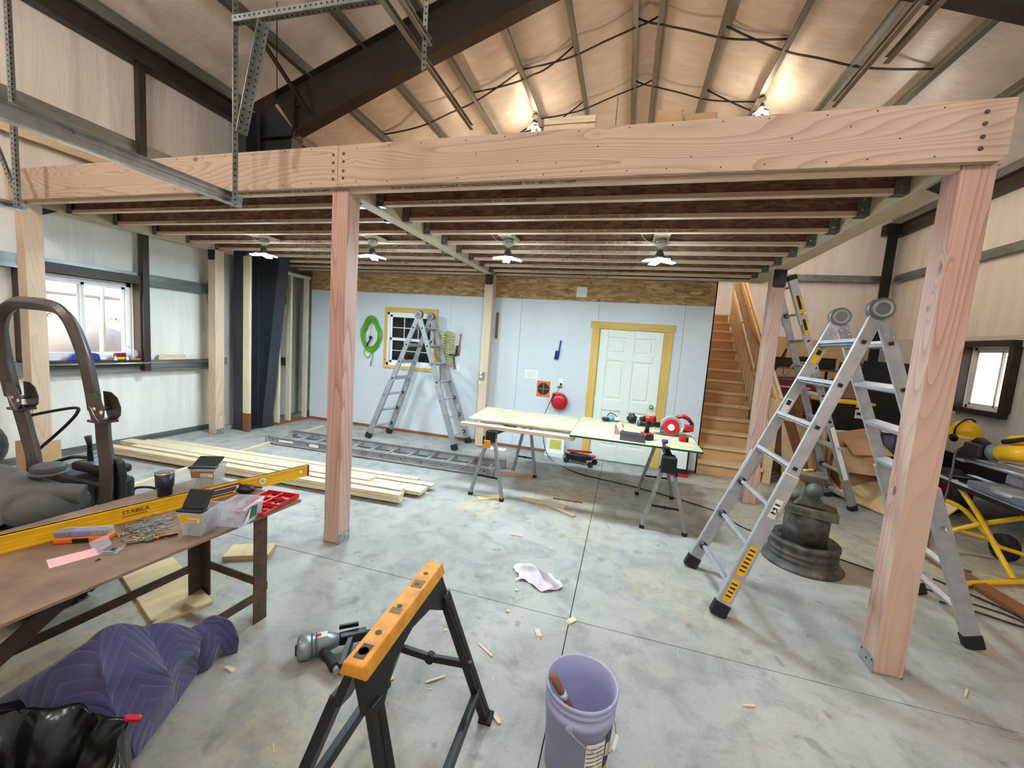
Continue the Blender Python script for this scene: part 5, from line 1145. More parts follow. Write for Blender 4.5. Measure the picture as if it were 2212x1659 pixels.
# ------------------------------------------------------------------ moving blanket slumped under the bench
def quilt():
    m, t, b = _new('quilt'); g = G(t)
    tc = g.n('ShaderNodeTexCoord'); sp = g.n('ShaderNodeSeparateXYZ'); t.links.new(tc.outputs['UV'], sp.inputs[0])
    zig = g.math('PINGPONG', g.math('MULTIPLY', sp.outputs[0], 1.0), .16)
    v = g.math('FRACT', g.math('MULTIPLY', g.math('ADD', sp.outputs[1], g.math('MULTIPLY', zig, .9)), 17.0))
    ln = g.math('ABSOLUTE', g.math('SUBTRACT', v, .5)); stitch = g.maprange(ln, .0, .05, 1, 0)
    h = g.math('POWER', g.maprange(ln, 0, .5), .5)
    wr = g.noise(g.coord(), 26.0, 4.0)
    c = g.mix(g.math('MULTIPLY', stitch, .3), c4(srgb(66, 62, 104)), c4(srgb(150, 146, 186))); c = g.mix(g.math('MULTIPLY', g.maprange(wr, .4, .7), .25), c, c4(srgb(48, 46, 84)))
    g.put(b.inputs['Base Color'], c); b.inputs['Roughness'].default_value = .85; b.inputs['Sheen Weight'].default_value = .3
    g.bump(g.math('ADD', g.math('MULTIPLY', h, .6), g.math('MULTIPLY', wr, .5)), .55, .010, b); MATS['quilt'] = m
quilt()
def key(u, K):
    u = max(0, min(.9999, u)) * (len(K) - 1); i = int(u); f = u - i; f = f * f * (3 - 2 * f); return Vector(K[i]).lerp(Vector(K[i + 1]), f)
def blanket(u, v):
    # slumped over the low side rail: u runs from the bag to the far end, v from the bench side over the ridge to the floor
    L0 = key(u, [(-.22, -1.80, .01), (-.14, -1.58, .01), (-.02, -1.36, .01), (.10, -1.20, .01)])
    RG = key(u, [(.10, -1.80, .33), (.15, -1.64, .46), (.17, -1.42, .36), (.185, -1.22, .215)])
    F0 = key(u, [(.34, -1.84, .01), (.40, -1.64, .01), (.31, -1.44, .01), (.225, -1.28, .01)])
    if v < .45: t = v / .45; p = L0.lerp(RG, t); bulge = math.sin(math.pi * t) * .05
    else: t = (v - .45) / .55; p = RG.lerp(F0, t); bulge = math.sin(math.pi * t) * (.055 + .03 * math.sin(5 * u))
    w = math.sin(math.pi * min(1, max(0, v))) ** .6
    p = p + Vector((bulge * (1 if v > .45 else -1), -.4 * bulge, bulge * .5))
    p += Vector((.016 * math.sin(9 * u + 11 * v), .014 * math.sin(13 * u - 7 * v), .020 * math.sin(8 * u + 9 * v) + .012 * math.sin(21 * u - 5 * v))) * w
    fold = math.exp(-((v - .66 - .25 * (u - .5)) / .05) ** 2) * (1 if .3 < u < .95 else .3); p += Vector((.03, -.02, .012)) * fold
    p.z = max(.006, p.z); return p
q = B().grid(blanket, 56, 44)
o = q.build('moving_blanket', 'quilt', sub=1); tag(o, 'purple quilted moving blanket slumped in front of the bench', 'blanket')
uv = o.data.uv_layers.new(name='UVMap')
me = o.data
cc = [q.v[i] for i in range(len(q.v))]
for lp in me.loops:
    i = lp.vertex_index; uv.data[lp.index].uv = ((i % 57) / 56 * 1.0, (i // 57) / 44 * .9)
# turned up end of the blanket
def corner(u, v):
    t = u * 2 - 1; c = key(v, [(.17, -1.22, .225), (.215, -1.20, .20), (.245, -1.19, .11), (.24, -1.19, .02), (.215, -1.18, .012)])
    return c + Vector((.25, .97, 0)) * (t * (.075 + .02 * math.sin(3 * v))) + Vector((.012 * math.sin(7 * u), 0, -.02 * t * t + .01 * math.sin(9 * u + 4 * v)))
q = B().grid(corner, 20, 14)
fl_ = q.build('turned_corner', 'quilt', o, sub=1, solid=.012); uv = fl_.data.uv_layers.new(name='UVMap')
for lp in fl_.data.loops:
    i = lp.vertex_index; uv.data[lp.index].uv = ((i % 21) / 20 * .3, (i // 21) / 14 * .3)

# ------------------------------------------------------------------ trash bag, lower left corner
def bagp(u, v):
    a = 2 * math.pi * u; r = [.30, .34, .355, .35, .335, .325, .33, .30, .26, .22][min(9, int(v * 9))]; z = [0, .06, .14, .22, .30, .345, .37, .345, .29, .20][min(9, int(v * 9))]
    r += .018 * math.sin(9 * a + 5 * v) + .012 * math.sin(17 * a - 9 * v); z += .014 * math.sin(5 * a + 2) * (v > .2)
    return (.47 + r * 1.0 * math.cos(a), -2.05 + r * .85 * math.sin(a), max(0.002, z))
mat('bag_film', srgb(20, 21, 22), .22, 0, var=.3, vs=12, bump=.6, bs=16)
tb = thing('trash_bag', 'open black trash bag in the lower left corner', 'trash bag', (.47, -2.05, 0))
B().grid(bagp, 72, 9).build('bag', 'bag_film', tb, sub=1); B().box((.62, -1.775, .385), (.05, .02, .028), (.5, .3, .6)).build('red_tie', 'red', tb, bevel=.01)
for i, (nm, lab, x, y, r, m) in enumerate((('crumpled_paper', 'crumpled white paper in the trash bag', .44, -1.97, .075, 'cloth_rag'), ('crumpled_wrap', 'grey crumpled wrap in the trash bag', .60, -1.95, .06, 'clear_plastic'), ('crumpled_paper', 'second crumpled paper deep in the trash bag', .34, -2.07, .08, 'paper'))):
    q = B().ball((x, y, .20), r, 14, 10, (1.2, 1, .7)); rr = random.Random(i); q.v = [v + Vector((rr.uniform(-.014, .014), rr.uniform(-.014, .014), rr.uniform(-.014, .014))) for v in q.v]; tag(q.build(nm, m), lab, 'trash')

# ------------------------------------------------------------------ black folding sawhorse
sh = thing('folding_sawhorse', 'black plastic folding sawhorse with a worn orange top', 'sawhorse', (1.385, -1.385, 0), .05)
H_ = .745; Lh = .30
q = B().prism([(-.048, H_ - .045), (.048, H_ - .045), (.034, H_), (-.034, H_)], -Lh, Lh, 'xz'); q.build('top_cap', 'yellow_worn', sh, world=False, bevel=.005)
for y, r in ((-.245, .016), (-.16, .011), (-.02, .010), (.12, .010), (.2, .010)): B().cyl((0, y, H_ - .001), (0, y, H_ + .0015), r, 14).build('screw_recess', 'rust_dark', sh, world=False)
B().bb((-.018, -.275, H_), (.018, -.215, H_ + .0015)).build('top_pad', 'rust_dark', sh, world=False, bevel=.008); B().bb((-.022, -.06, H_), (.02, -.03, H_ + .001)).build('worn_patch', 'tan_trim', sh, world=False); B().bb((-.02, .10, H_), (.025, .15, H_ + .001)).build('worn_patch', 'tan_trim', sh, world=False)
for s in (-1, 1):
    # side frame: arched beam, legs and foot rail, all one moulding per side
    pan = B()
    def SP(y, z): # point on the splayed side plane
        return Vector((s * (.030 + .235 * (H_ - .04 - z) / (H_ - .04)), y, z))
    def bar2(p, q_, w=.05, h=.032): pan.bar(SP(*p), SP(*q_), h, w, (0, 1, 0) if abs(p[1] - q_[1]) > abs(p[0] - q_[0]) else (0, 0, 1))
    B().add([SP(*p) for p in ((-.30, .70), (.30, .70), (.31, .60), (.24, .57), (.14, .635), (0, .655), (-.14, .635), (-.24, .57), (-.31, .60))] + [SP(*p) + Vector((-s * .03, 0, 0)) for p in ((-.30, .70), (.30, .70), (.31, .60), (.24, .57), (.14, .635), (0, .655), (-.14, .635), (-.24, .57), (-.31, .60))], [tuple(range(9)), tuple(range(17, 8, -1))] + [(i, (i + 1) % 9, 9 + (i + 1) % 9, 9 + i) for i in range(9)]).build('side_beam', 'black_plastic', sh, world=False, bevel=.004)
    for y0, y1 in ((-.275, -.36), (.275, .36)):
        B().bar(SP(y0, .62), SP(y1, .0), .034, .058, (0, 1, 0)).build('leg', 'black_plastic', sh, world=False, bevel=.005)
        B().bar(SP(y0, .60) + Vector((s * .018, 0, 0)), SP(y1, .05) + Vector((s * .018, 0, 0)), .004, .022, (0, 1, 0)).build('leg_rib', 'black', sh, world=False)
        B().bb((SP(y1, 0).x - .03, y1 - .035, 0), (SP(y1, 0).x + .03, y1 + .035, .018)).build('foot', 'rubber', sh, world=False, bevel=.004)
    B().bar(SP(-.34, .14), SP(.34, .14), .03, .05, (0, 0, 1)).build('foot_rail', 'black_plastic', sh, world=False, bevel=.004)
for y in (-.33, .30):
    B().bar((-.20, y, .30), (0, y, .285), .022, .03).bar((0, y, .285), (.20, y, .30), .022, .03).build('spreader', 'black', sh, world=False, bevel=.003); B().cyl((0, y - .016, .285), (0, y + .016, .285), .022, 12).build('spreader_hinge', 'black', sh, world=False)

# ------------------------------------------------------------------ bucket with a mallet
bk = thing('plastic_bucket', 'lavender grey plastic bucket in the foreground', 'bucket', (2.045, -1.065, 0))
bc = (2.045, -1.065, 0); 
B().lathe([(.001, .004), (.118, .004), (.122, .0), (.126, .004), (.139, .27), (.143, .272), (.143, .30), (.139, .302), (.140, .325), (.145, .327), (.145, .335), (.141, .337), (.142, .352), (.148, .354), (.148, .365), (.143, .368), (.138, .365), (.134, .27), (.120, .012), (.001, .010)], bc, 48, cap=False).build('tub', 'lavender', bk)
def wrap(a0, a1, z0, z1, m, nm, off=.0012):
    r = lambda z: .126 + (.139 - .126) * (z - .004) / .266 + off
    B().grid(lambda u, v: (bc[0] + r(z0 + (z1 - z0) * v) * math.cos(a0 + (a1 - a0) * u), bc[1] + r(z0 + (z1 - z0) * v) * math.sin(a0 + (a1 - a0) * u), z0 + (z1 - z0) * v), 14, 2).build(nm, m, bk)
wrap(-1.25, -.62, .02, .225, 'paper', 'label'); wrap(-.62, -.22, .09, .24, 'black', 'label'); wrap(-.62, -.22, .02, .09, 'yellow_worn', 'label')
for i in range(9):
    z = .20 - i * .019; wrap(-1.22, -.95, z, z + .006, 'galv', 'label_print', .0018); wrap(-.92, -.66, z, z + .006, 'galv', 'label_print', .0018)
wrap(-.56, -.46, .14, .20, 'paper', 'label_print', .002); wrap(-.42, -.34, .13, .19, 'paper', 'label_print', .002)
for a in (-1.75, 1.35):
    B().cyl((bc[0] + .138 * math.cos(a), bc[1] + .138 * math.sin(a), .285), (bc[0] + .153 * math.cos(a), bc[1] + .153 * math.sin(a), .285), .014, 12).build('bail_ear', 'lavender', bk)
pts = [(bc[0] + .155 * math.cos(-1.75 + (3.10) * k / 14), bc[1] + .155 * math.sin(-1.75 + 3.10 * k / 14), .285 - .12 * math.sin(math.pi * k / 14)) for k in range(15)]
B().tube(pts, .0022, 6).build('bail', 'chrome', bk); k = 7; B().cyl(pts[6], pts[8], .010, 10).build('bail_grip', 'white', bk)
t = thing('wooden_mallet', 'wooden handled tool leaning inside the bucket', 'mallet', (2.07, -1.03, .02)); p, q = Vector((1.925, -1.135, .42)), Vector((2.09, -1.0, .05))
B().tube([p, p.lerp(q, .06), p.lerp(q, .25), p.lerp(q, .55), q], [.010, .0165, .0155, .0135, .014], 12).build('handle', 'handle_wood', t); B().tube([p.lerp(q, .26), p.lerp(q, .34)], [.0162, .0158], 12).build('tape_band', 'paper', t); B().cyl(q - Vector((.04, -.03, 0)), q + Vector((.04, -.03, 0)), .028, 14).build('head', 'rubber', t)

# ------------------------------------------------------------------ framing nailer on the floor
ng = thing('framing_nailer', 'silver and black framing nailer lying on the floor', 'nail gun', (.70, -.945, 0), .72)
B().lathe([(.02, -.005), (.052, 0), (.060, .012), (.061, .055), (.054, .06), (.054, .075), (.050, .08), (.048, .15), (.042, .16), (.03, .20)], (-.14, 0, .064), 26, 'x').build('cylinder', 'silver_tool', ng, world=False)
B().lathe([(.03, -.012), (.034, -.006), (.034, .002)], (-.14, 0, .064), 3, 'x').build('exhaust_cap', 'black', ng, world=False)
for x in (-.075, -.055): B().lathe([(.057, 0), (.057, .006)], (x, 0, .064), 26, 'x').build('band', 'galv_dark', ng, world=False)
B().bb((-.06, -.02, .108), (.0, .02, .114)).build('label', 'paper', ng, world=False); B().bb((-.055, -.012, .1141), (-.03, .012, .1146)).build('label_print', 'red', ng, world=False)
B().tube(spline([(-.02, -.05, .05), (.01, -.11, .045), (.03, -.17, .042)], 5), .024, 12).build('handle', 'rubber', ng, world=False); B().cyl((.035, -.17, .042), (.04, -.20, .042), .016, 12).build('air_fitting', 'silver_tool', ng, world=False)
B().bar((.06, 0, .064), (.20, .01, .055), .05, .05).build('nose', 'black_plastic', ng, world=False, bevel=.006); B().bar((.20, .01, .055), (.245, .012, .05), .022, .022).build('nose_tip', 'black_steel', ng, world=False); B().bar((.12, .0, .05), (.06, -.19, .04), .028, .06).build('magazine', 'black_plastic', ng, world=False, bevel=.004); B().bar((.16, .04, .10), (.06, .045, .10), .014, .02).build('lever', 'black_steel', ng, world=False)

# ------------------------------------------------------------------ rag, offcuts and chips
def ragf(u, v):
    x, y = (u - .5) * .34, (v - .5) * .22; x += .05 * math.sin(5 * v); r = max(0, 1 - (2.1 * (u - .5)) ** 2 - (2.0 * (v - .5)) ** 2)
    return (1.60 + x * (.6 + .4 * math.cos(2.2 * (v - .5))), .17 + y + .04 * math.sin(6 * u), .004 + .075 * r * (.55 + .45 * math.sin(13 * u + 9 * v)) + .016 * abs(math.sin(11 * v + 8 * u)))
tag(B().grid(ragf, 34, 26).build('white_rag', 'cloth_rag', sub=1), 'crumpled white rag on the concrete floor', 'rag')
CH = [(1.10, -.305, .035, .02, .008, 'chip', 'small pale offcut chip left of the white rag'), (1.515, -.265, .018, .018, .012, 'chip', 'tiny orange brown chip below the rag'), (1.51, -.03, .016, .02, .01, 'chip', 'tiny chip just below the rag'), (1.745, -.40, .05, .03, .015, 'offcut', 'squarish pale offcut below the joint crossing'), (1.92, -.20, .06, .03, .012, 'offcut', 'pale offcut lying on the floor joint crossing'), (1.10, -.965, .06, .035, .006, 'bark', 'curled bark piece behind the sawhorse'), (1.68, -1.0, .055, .018, .008, 'splinter', 'brown splinter between sawhorse and bucket'), (.335, -1.20, .05, .02, .008, 'splinter', 'pale splinter beside the purple blanket'), (1.22, -.56, .02, .012, .006, 'chip', 'small chip by the far sawhorse foot')]
for i, (x, y, w, d, h, nm, lab) in enumerate(CH):
    q = B().box((0, 0, h / 2), (w, d, h)); rr = random.Random(i); q.v = [v + Vector((rr.uniform(-.25, .25) * w, rr.uniform(-.2, .2) * d, 0 if v.z < .001 else rr.uniform(-.3, .2) * h)) for v in q.v]
    o = q.build('wood_' + nm, 'spruce_x' if nm != 'bark' else 'trim_x'); o.location = (x, y, .0005); o.rotation_euler = (0, 0, rr.uniform(0, 3)); tag(o, lab, nm, 'wood scraps on the floor')
q = B(); rr = random.Random(11)
for k in range(150):
    x, y = rr.uniform(-.6, 5.5), rr.uniform(-1.9, 2.2); L = rr.uniform(.01, .05); a = rr.uniform(0, 3.14); w = rr.uniform(.0015, .004); q.box((x, y, .002), (L, w, .002), (0, 0, a))
tag(q.build('floor_splinters', 'spruce_x'), 'scattered thin splinters over the concrete floor', 'splinters', kind='stuff')
for i, (x, y, L, a) in enumerate(((1.49, -.625, .12, -.55), (1.32, -.90, .10, .75), (2.85, -.5, .06, .3), (1.3, .75, .11, .1), (4.05, .02, .09, .9))):
    o = B().box((0, 0, .004), (L, .010, .007)).build('wood_sliver', 'spruce_x'); o.location = (x, y, .0005); o.rotation_euler = (0, 0, a); tag(o, ['pale sliver above the bucket rim', 'pale sliver right of the sawhorse leg', 'pale sliver on the bare floor right of the bucket', 'pale sliver near the middle of the floor', 'dark sliver beside the right front post'][i], 'sliver', 'wood scraps on the floor')
t = thing('plywood_offcut', 'square pale plywood offcut on the floor beyond the bench', 'offcut', (-.49, -.36, 0), .5); B().bb((-.15, -.09, 0), (.15, .09, .038)).build('board', 'ply_pale', t, world=False, bevel=.002)
board('offcut', 'pale offcut in sawdust under the right of the table', (1.13, 1.62), (1.62, 1.55), .07, .03, 0, 'spruce_x', 'offcut'); board('offcut', 'wide scrap in sawdust beside the left trestle foot', (.68, 1.40), (.95, 1.62), .11, .012, 0, 'ply_pale', 'offcut'); board('offcut', 'pink board end lying between the left trestle feet', (.64, 2.28), (1.06, 2.34), .07, .06, 0, 'fir_x', 'offcut')
board('offcut', 'thin slat crossing the offcut under the table', (1.3, 1.62), (1.74, 1.38), .05, .02, .0, 'fir_x', 'offcut'); board('offcut', 'ragged stick under the far side of the table', (1.45, 1.78), (1.78, 1.80), .02, .015, 0, 'treated_y', 'offcut')
board('offcut', 'tan plank lying on the floor under the bench', (-.95, -.75), (-.25, -1.0), .28, .02, 0, 'ply_pale', 'plank')
# ------------------------------------------------------------------ zero turn mower, left edge
mw = thing('riding_mower', 'grey riding mower with a folding roll bar at the left edge', 'mower', (-1.35, -1.2, 0))
nb = [(-.955, -.99, .45), (-.945, -.965, .62), (-.955, -.955, .80), (-.985, -.95, .95), (-.99, -.95, 1.075)]
B().tube(spline(nb, 5), 0, flat=(.062, .062)).build('lower_tube', 'mower_tube', mw, bevel=.008)
fb = [(-1.68, -.96, .5), (-1.70, -.94, .70), (-1.78, -.93, .88), (-1.85, -.93, 1.06)]
B().tube(spline(fb, 5), 0, flat=(.062, .062)).build('lower_tube', 'mower_tube', mw, bevel=.008)
hoop = [(-1.045, -.955, 1.12), (-1.07, -.955, 1.25), (-1.11, -.955, 1.40), (-1.16, -.955, 1.52), (-1.24, -.955, 1.65), (-1.34, -.955, 1.725), (-1.46, -.955, 1.75), (-1.62, -.955, 1.755), (-1.78, -.955, 1.75), (-1.90, -.955, 1.69), (-1.96, -.955, 1.58), (-1.96, -.945, 1.40), (-1.93, -.94, 1.25), (-1.90, -.935, 1.12)]
B().tube(spline(hoop, 5), 0, flat=(.058, .07)).build('roll_hoop', 'mower_tube', mw, bevel=.012)
for (x, y, z) in ((-.985, -.985, 1.14), (-1.825, -.965, 1.12)):
    pl = [(x - .07, z + .10), (x + .0, z + .10), (x + .055, z + .07), (x + .085, z + .01), (x + .08, z - .04), (x + .04, z - .075), (x - .03, z - .075), (x - .06, z - .0)]
    for yy in (y - .008, y + .075): B().prism(pl, yy, yy + .006, 'xz').build('hinge_plate', 'mower_tube', mw, bevel=.002)
    B().cyl((x, y - .016, z), (x, y + .09, z), .013, 10).build('hinge_bolt', 'chrome', mw); B().cyl((x + .065, y - .012, z - .01), (x + .065, y - .007, z - .01), .012, 12).build('pin_hole', 'white', mw); B().tube([(x - .03, y - .014, z + .02), (x, y - .02, z), (x + .03, y - .016, z - .05), (x + .05, y - .014, z - .07)], .003, 5).build('lynch_pin', 'chrome', mw); B().bb((x - .065, y - .01, z - .085), (x + .05, y + .085, z - .07)).build('pivot_collar', 'mower_tube', mw)
B().bb((-1.99, -1.0, 1.42), (-1.93, -.987, 1.54)).build('warning_label', 'paper', mw); B().bb((-1.99, -1.001, 1.525), (-1.93, -.999, 1.54)).build('label_band', 'orange', mw)
# fuel tank and fender
q = B().grid(lambda u, v: (-1.02 - .62 * u, -1.22 + .20 * math.cos(math.pi * v) * (1 - .1 * u), .46 + (.30 - .06 * (1 - u)) * math.sin(math.pi * v) ** .45 * (1 - .5 * max(0, .12 - u) * 8)), 16, 16); q.build('fuel_tank', 'mower_grey', mw, sub=1, solid=.01)
B().ball((-1.0, -1.20, .60), .12, 14, 10, (.9, 1.5, .95)).build('fender_end', 'mower_grey', mw)
B().lathe([(.085, 0), (.09, .012), (.05, .02)], (-1.21, -1.10, .735), 20).build('filler_neck', 'mower_grey', mw); B().lathe([(.075, 0), (.078, .01), (.078, .035), (.06, .045), (.001, .046)], (-1.21, -1.10, .75), 10).build('fuel_cap', 'grey_plastic', mw, bevel=.004)
q = B().tube(spline([(-.90, -1.10, .66), (-1.0, -1.20, .68), (-1.15, -1.30, .62), (-1.3, -1.36, .52), (-1.45, -1.40, .36)], 5), .055, 12); q.build('fender_rail', 'mower_grey', mw)
wc = (-1.02, -1.21, .29)
B().lathe([(.16, -.12), (.27, -.125), (.29, -.10), (.29, .10), (.27, .125), (.16, .12)], wc, 36, 'x').build('tire', 'rubber', mw); B().lathe([(.001, -.09), (.15, -.09), (.16, -.11), (.165, -.11)], wc, 24, 'x').build('rim', 'mower_tube', mw)
q = B()
for k in range(40):
    a = 2 * math.pi * k / 40
    for s in (-1, 0, 1): q.box((wc[0] + s * .075, wc[1] + .292 * math.cos(a + s * .05), wc[2] + .292 * math.sin(a + s * .05)), (.062, .03, .012), (a + math.pi / 2 + s * .05, 0, 0))
tag(q.build('tread_blocks', 'rubber', mw), kind='stuff')
B().ball((-1.98, -1.08, .80), .2, 14, 10, (1.0, .6, .85)).build('seat_back', 'mower_grey', mw); B().ball((-1.7, -1.35, .60), .2, 14, 10, (1.2, 1, .4)).build('seat', 'grey_plastic', mw)
B().tube(spline([(-1.95, -.9, .95), (-1.80, -.85, 1.0), (-1.55, -.80, 1.06), (-1.52, -.80, 1.03), (-1.62, -.82, .92), (-1.85, -.86, .72)], 5), .010, 8).build('belt_guard', 'black', mw)
B().bb((-1.75, -.92, .42), (-1.12, -.70, .62)).build('engine_deck', 'black_plastic', mw, bevel=.03); B().bb((-1.50, -.86, .64), (-1.15, -.70, .70)).build('console', 'black_plastic', mw, bevel=.02); B().bb((-1.44, -.84, .70), (-1.22, -.74, .706)).build('console_plate', 'galv', mw)
B().tube([(-1.40, -.80, .70), (-1.405, -.80, .82), (-1.40, -.81, .88)], [.018, .014, .02], 10).build('lever', 'black_plastic', mw); B().tube(spline([(-1.75, -.84, .64), (-1.6, -.80, .70), (-1.45, -.80, .72)], 4), .012, 8).build('hose', 'black', mw)
B().prism([(-.955, .45), (-.915, .45), (-.90, .72), (-.915, .80), (-.955, .82)], -.93, -.88, 'xz').build('rear_guard', 'black_plastic', mw, bevel=.01); B().cyl((-.91, -1.025, .50), (-.93, -1.0, .50), .02, 12).build('frame_bolt', 'chrome', mw)
B().lathe([(.09, .30), (.095, .42), (.10, .50)], (-1.0, -.90, 0), 16).build('orange_cover', 'orange', mw)
t = thing('grey_tote', 'grey tote with a dark handle behind the mower', 'tote', (-1.42, -.40, 0), .25); B().bb((-.28, -.13, 0), (.28, .13, .28)).build('body', 'alu_dull', t, world=False, bevel=.02); B().bb((-.285, -.135, .28), (.285, .135, .30)).build('lid', 'alu_dull', t, world=False, bevel=.008); B().tube(spline([(-.18, 0, .30), (-.15, 0, .36), (.0, 0, .37), (.04, 0, .30)], 4), .01, 8).build('handle', 'black', t, world=False)
# plinth carton round the left post foot
t = thing('post_carton', 'brown cardboard wrapped round the foot of the left post', 'cardboard', (-3.85, .07, 0)); B().bb((-3.97, -.05, 0), (-3.96, .17, .33)).bb((-3.97, -.06, 0), (-3.71, -.05, .33)).bb((-3.72, -.05, 0), (-3.71, .17, .33)).build('wrap', 'cardboard', t)

# ------------------------------------------------------------------ bench vice on a wheel rim stand
vc = (3.735, 1.33)
t = thing('bench_vice', 'old cast iron bench vice on a truck wheel stand', 'vice', (*vc, 0))
B().lathe([(.30, 0), (.305, .012), (.29, .03), (.262, .045), (.258, .075), (.262, .08), (.255, .085), (.255, .12), (.262, .125), (.255, .13), (.255, .175), (.262, .182), (.262, .21), (.25, .222), (.235, .215), (.15, .20), (.001, .20)], (*vc, 0), 44).build('wheel_rim', 'wheel_black', t)
for k in range(6):
    a = k * math.pi / 3 + .3; B().lathe([(.045, 0), (.045, .004)], (vc[0] + .195 * math.cos(a), vc[1] + .195 * math.sin(a), .2055), 14).build('hand_hole', 'black', t)
B().lathe([(.165, .20), (.165, .47), (.15, .475), (.001, .475)], (*vc, 0), 36).build('drum', 'wheel_black', t)
va = -.35
vi = thing('tmp', 'x', 'x', (*vc, .475), va); M = chain(vi); bpy.data.objects.remove(vi)
def V(mb): return mb.tf(M)
V(B().prism([(-.19, 0), (.20, 0), (.20, .03), (.13, .045), (-.12, .045), (-.19, .03)], -.14, .14, 'xz')).build('base', 'rust_dark', t, bevel=.006)
V(B().box((.02, -.15, .02), (.36, .04, .07))).build('front_jaw_base', 'cast_iron', t, bevel=.006)
V(B().prism([(-.12, .045), (.12, .045), (.07, .12), (.05, .20), (.06, .30), (-.07, .30), (-.06, .20), (-.08, .12)], -.10, .06, 'xz')).build('body', 'cast_iron', t, bevel=.02)
V(B().ball((.02, -.13, .21), .062, 16, 12, (1, 1.1, 1))).build('slide_nose', 'cast_iron', t); V(B().ball((-.10, .0, .12), .07, 14, 10, (1.2, 1.3, .9))).build('swivel_boss', 'cast_iron', t)
V(B().box((0, -.02, .315), (.19, .20, .04))).build('anvil_jaw', 'cast_iron', t, bevel=.008); V(B().box((.0, -.115, .29), (.19, .012, .05))).build('jaw_plate', 'rust_dark', t)
q = text('FISHER', .045, 'cast_lettering', 'rust_dark', t, M @ Vector((-.12, -.1705, .005)), M.to_3x3() @ Vector((1, 0, 0)), (0, 0, 1), depth=.003)
tk = thing('utility_knife', 'yellow utility knife lying on top of the vice', 'knife', M @ Vector((-.03, 0, .335)), va + .9); B().bb((-.06, -.012, .0005), (.04, .012, .018)).build('handle', 'yellow', tk, world=False, bevel=.004); B().bb((.04, -.009, .003), (.065, .009, .014)).build('nose', 'black', tk, world=False)

# ------------------------------------------------------------------ mitre saw on a yellow rolling stand, right edge
ms = thing('saw_stand', 'yellow tubular rolling mitre saw stand', 'saw stand', (5.4, 1.9, 0))
YT = .022
def yt(pts, nm='tube', r=YT): return B().tube(spline(pts, 5), r, 10).build(nm, 'yellow', ms)
yt([(5.30, 2.26, .70), (5.38, 2.05, .45), (5.44, 1.88, .20), (5.46, 1.80, .10), (5.45, 1.70, .03)], 'leg_tube'); yt([(4.90, 1.40, .03), (5.20, 1.55, .03), (5.60, 1.72, .03)], 'foot_tube'); B().tube([(4.82, 1.365, .03), (4.92, 1.41, .03)], .028, 10).build('foot_cap', 'rubber', ms)
yt([(5.22, 2.16, .10), (5.26, 2.14, .22), (5.45, 2.05, .38), (5.75, 1.95, .55)], 'cross_tube'); yt([(5.20, 2.55, .46), (5.45, 2.40, .42), (5.60, 2.30, .25), (5.72, 2.22, .10)], 'cross_tube'); yt([(5.30, 2.30, .22), (5.55, 2.15, .20), (5.62, 2.10, .16)], 'brace_tube', .016); yt([(5.65, 2.0, .50), (5.95, 1.95, .46), (6.3, 1.8, .42)], 'brace_tube', .018); yt([(5.5, 2.0, .2), (5.9, 1.92, .14), (6.3, 1.8, .10)], 'brace_tube', .018); yt([(6.05, 1.8, .70), (5.85, 1.95, .40), (5.75, 2.05, .12)], 'leg_tube')
yt([(5.15, 2.45, .30), (5.10, 2.30, .12), (5.14, 2.2, .06)], 'cross_tube'); B().tube([(5.17, 2.565, .465), (5.24, 2.53, .455)], .027, 10).build('foot_cap', 'rubber', ms)
for (x, y) in ((5.74, 2.22), (5.19, 2.52)):
    w = B().lathe([(.07, -.04), (.115, -.045), (.125, -.03), (.125, .03), (.115, .045), (.07, .04)], (x, y, .125), 24, 'x'); w.build('wheel_tire', 'rubber', ms); B().lathe([(.001, -.02), (.05, -.03), (.072, -.035), (.075, 0), (.072, .035), (.05, .03), (.001, .02)], (x, y, .125), 18, 'x').build('wheel_hub', 'yellow', ms)
rl_ = B().bb((5.22, 1.05, .66), (5.30, 2.62, .70)).build('rail', 'black_steel', ms); B().bb((5.62, 1.05, .66), (5.70, 2.62, .70)).build('rail', 'black_steel', ms); B().bb((5.222, 1.05, .70), (5.298, 2.62, .704)).build('rail_cap', 'alu', ms); B().bb((5.622, 1.05, .70), (5.698, 2.62, .704)).build('rail_cap', 'alu', ms)
for y in (1.1, 1.8, 2.5): B().bb((5.25, y, .655), (5.68, y + .06, .69)).build('cross_bar', 'black_steel', ms)
sw_ = thing('mitre_saw', 'yellow and grey sliding mitre saw on the rolling stand', 'mitre saw', (5.5, 1.75, .705))
B().bb((5.25, 1.40, .706), (5.66, 2.05, .77)).build('base', 'saw_grey', sw_, bevel=.012); B().lathe([(.20, 0), (.20, .03), (.17, .04)], (5.42, 1.70, .74), 28).build('turntable', 'alu_dull', sw_); B().bb((5.56, 1.30, .77), (5.59, 1.66, .86)).bb((5.56, 1.74, .77), (5.59, 2.10, .86)).build('fence', 'alu_dull', sw_, bevel=.006)
B().tube(spline([(5.60, 1.70, .76), (5.63, 1.74, .90), (5.60, 1.82, 1.0), (5.52, 1.86, 1.02)], 4), .055, 10).build('pivot_arm', 'saw_grey', sw_); B().lathe([(.06, 0), (.07, .03), (.07, .12), (.05, .15)], (5.50, 1.80, .86), 20, 'x').build('bevel_housing', 'saw_grey', sw_)
for z in (.90, .96): B().cyl((5.52, 1.80, z), (5.44, 2.42, z), .022, 12).build('slide_rod', 'alu', sw_)
B().bb((5.40, 2.36, .87), (5.50, 2.46, .99)).build('rod_clamp', 'alu_dull', sw_, bevel=.015)
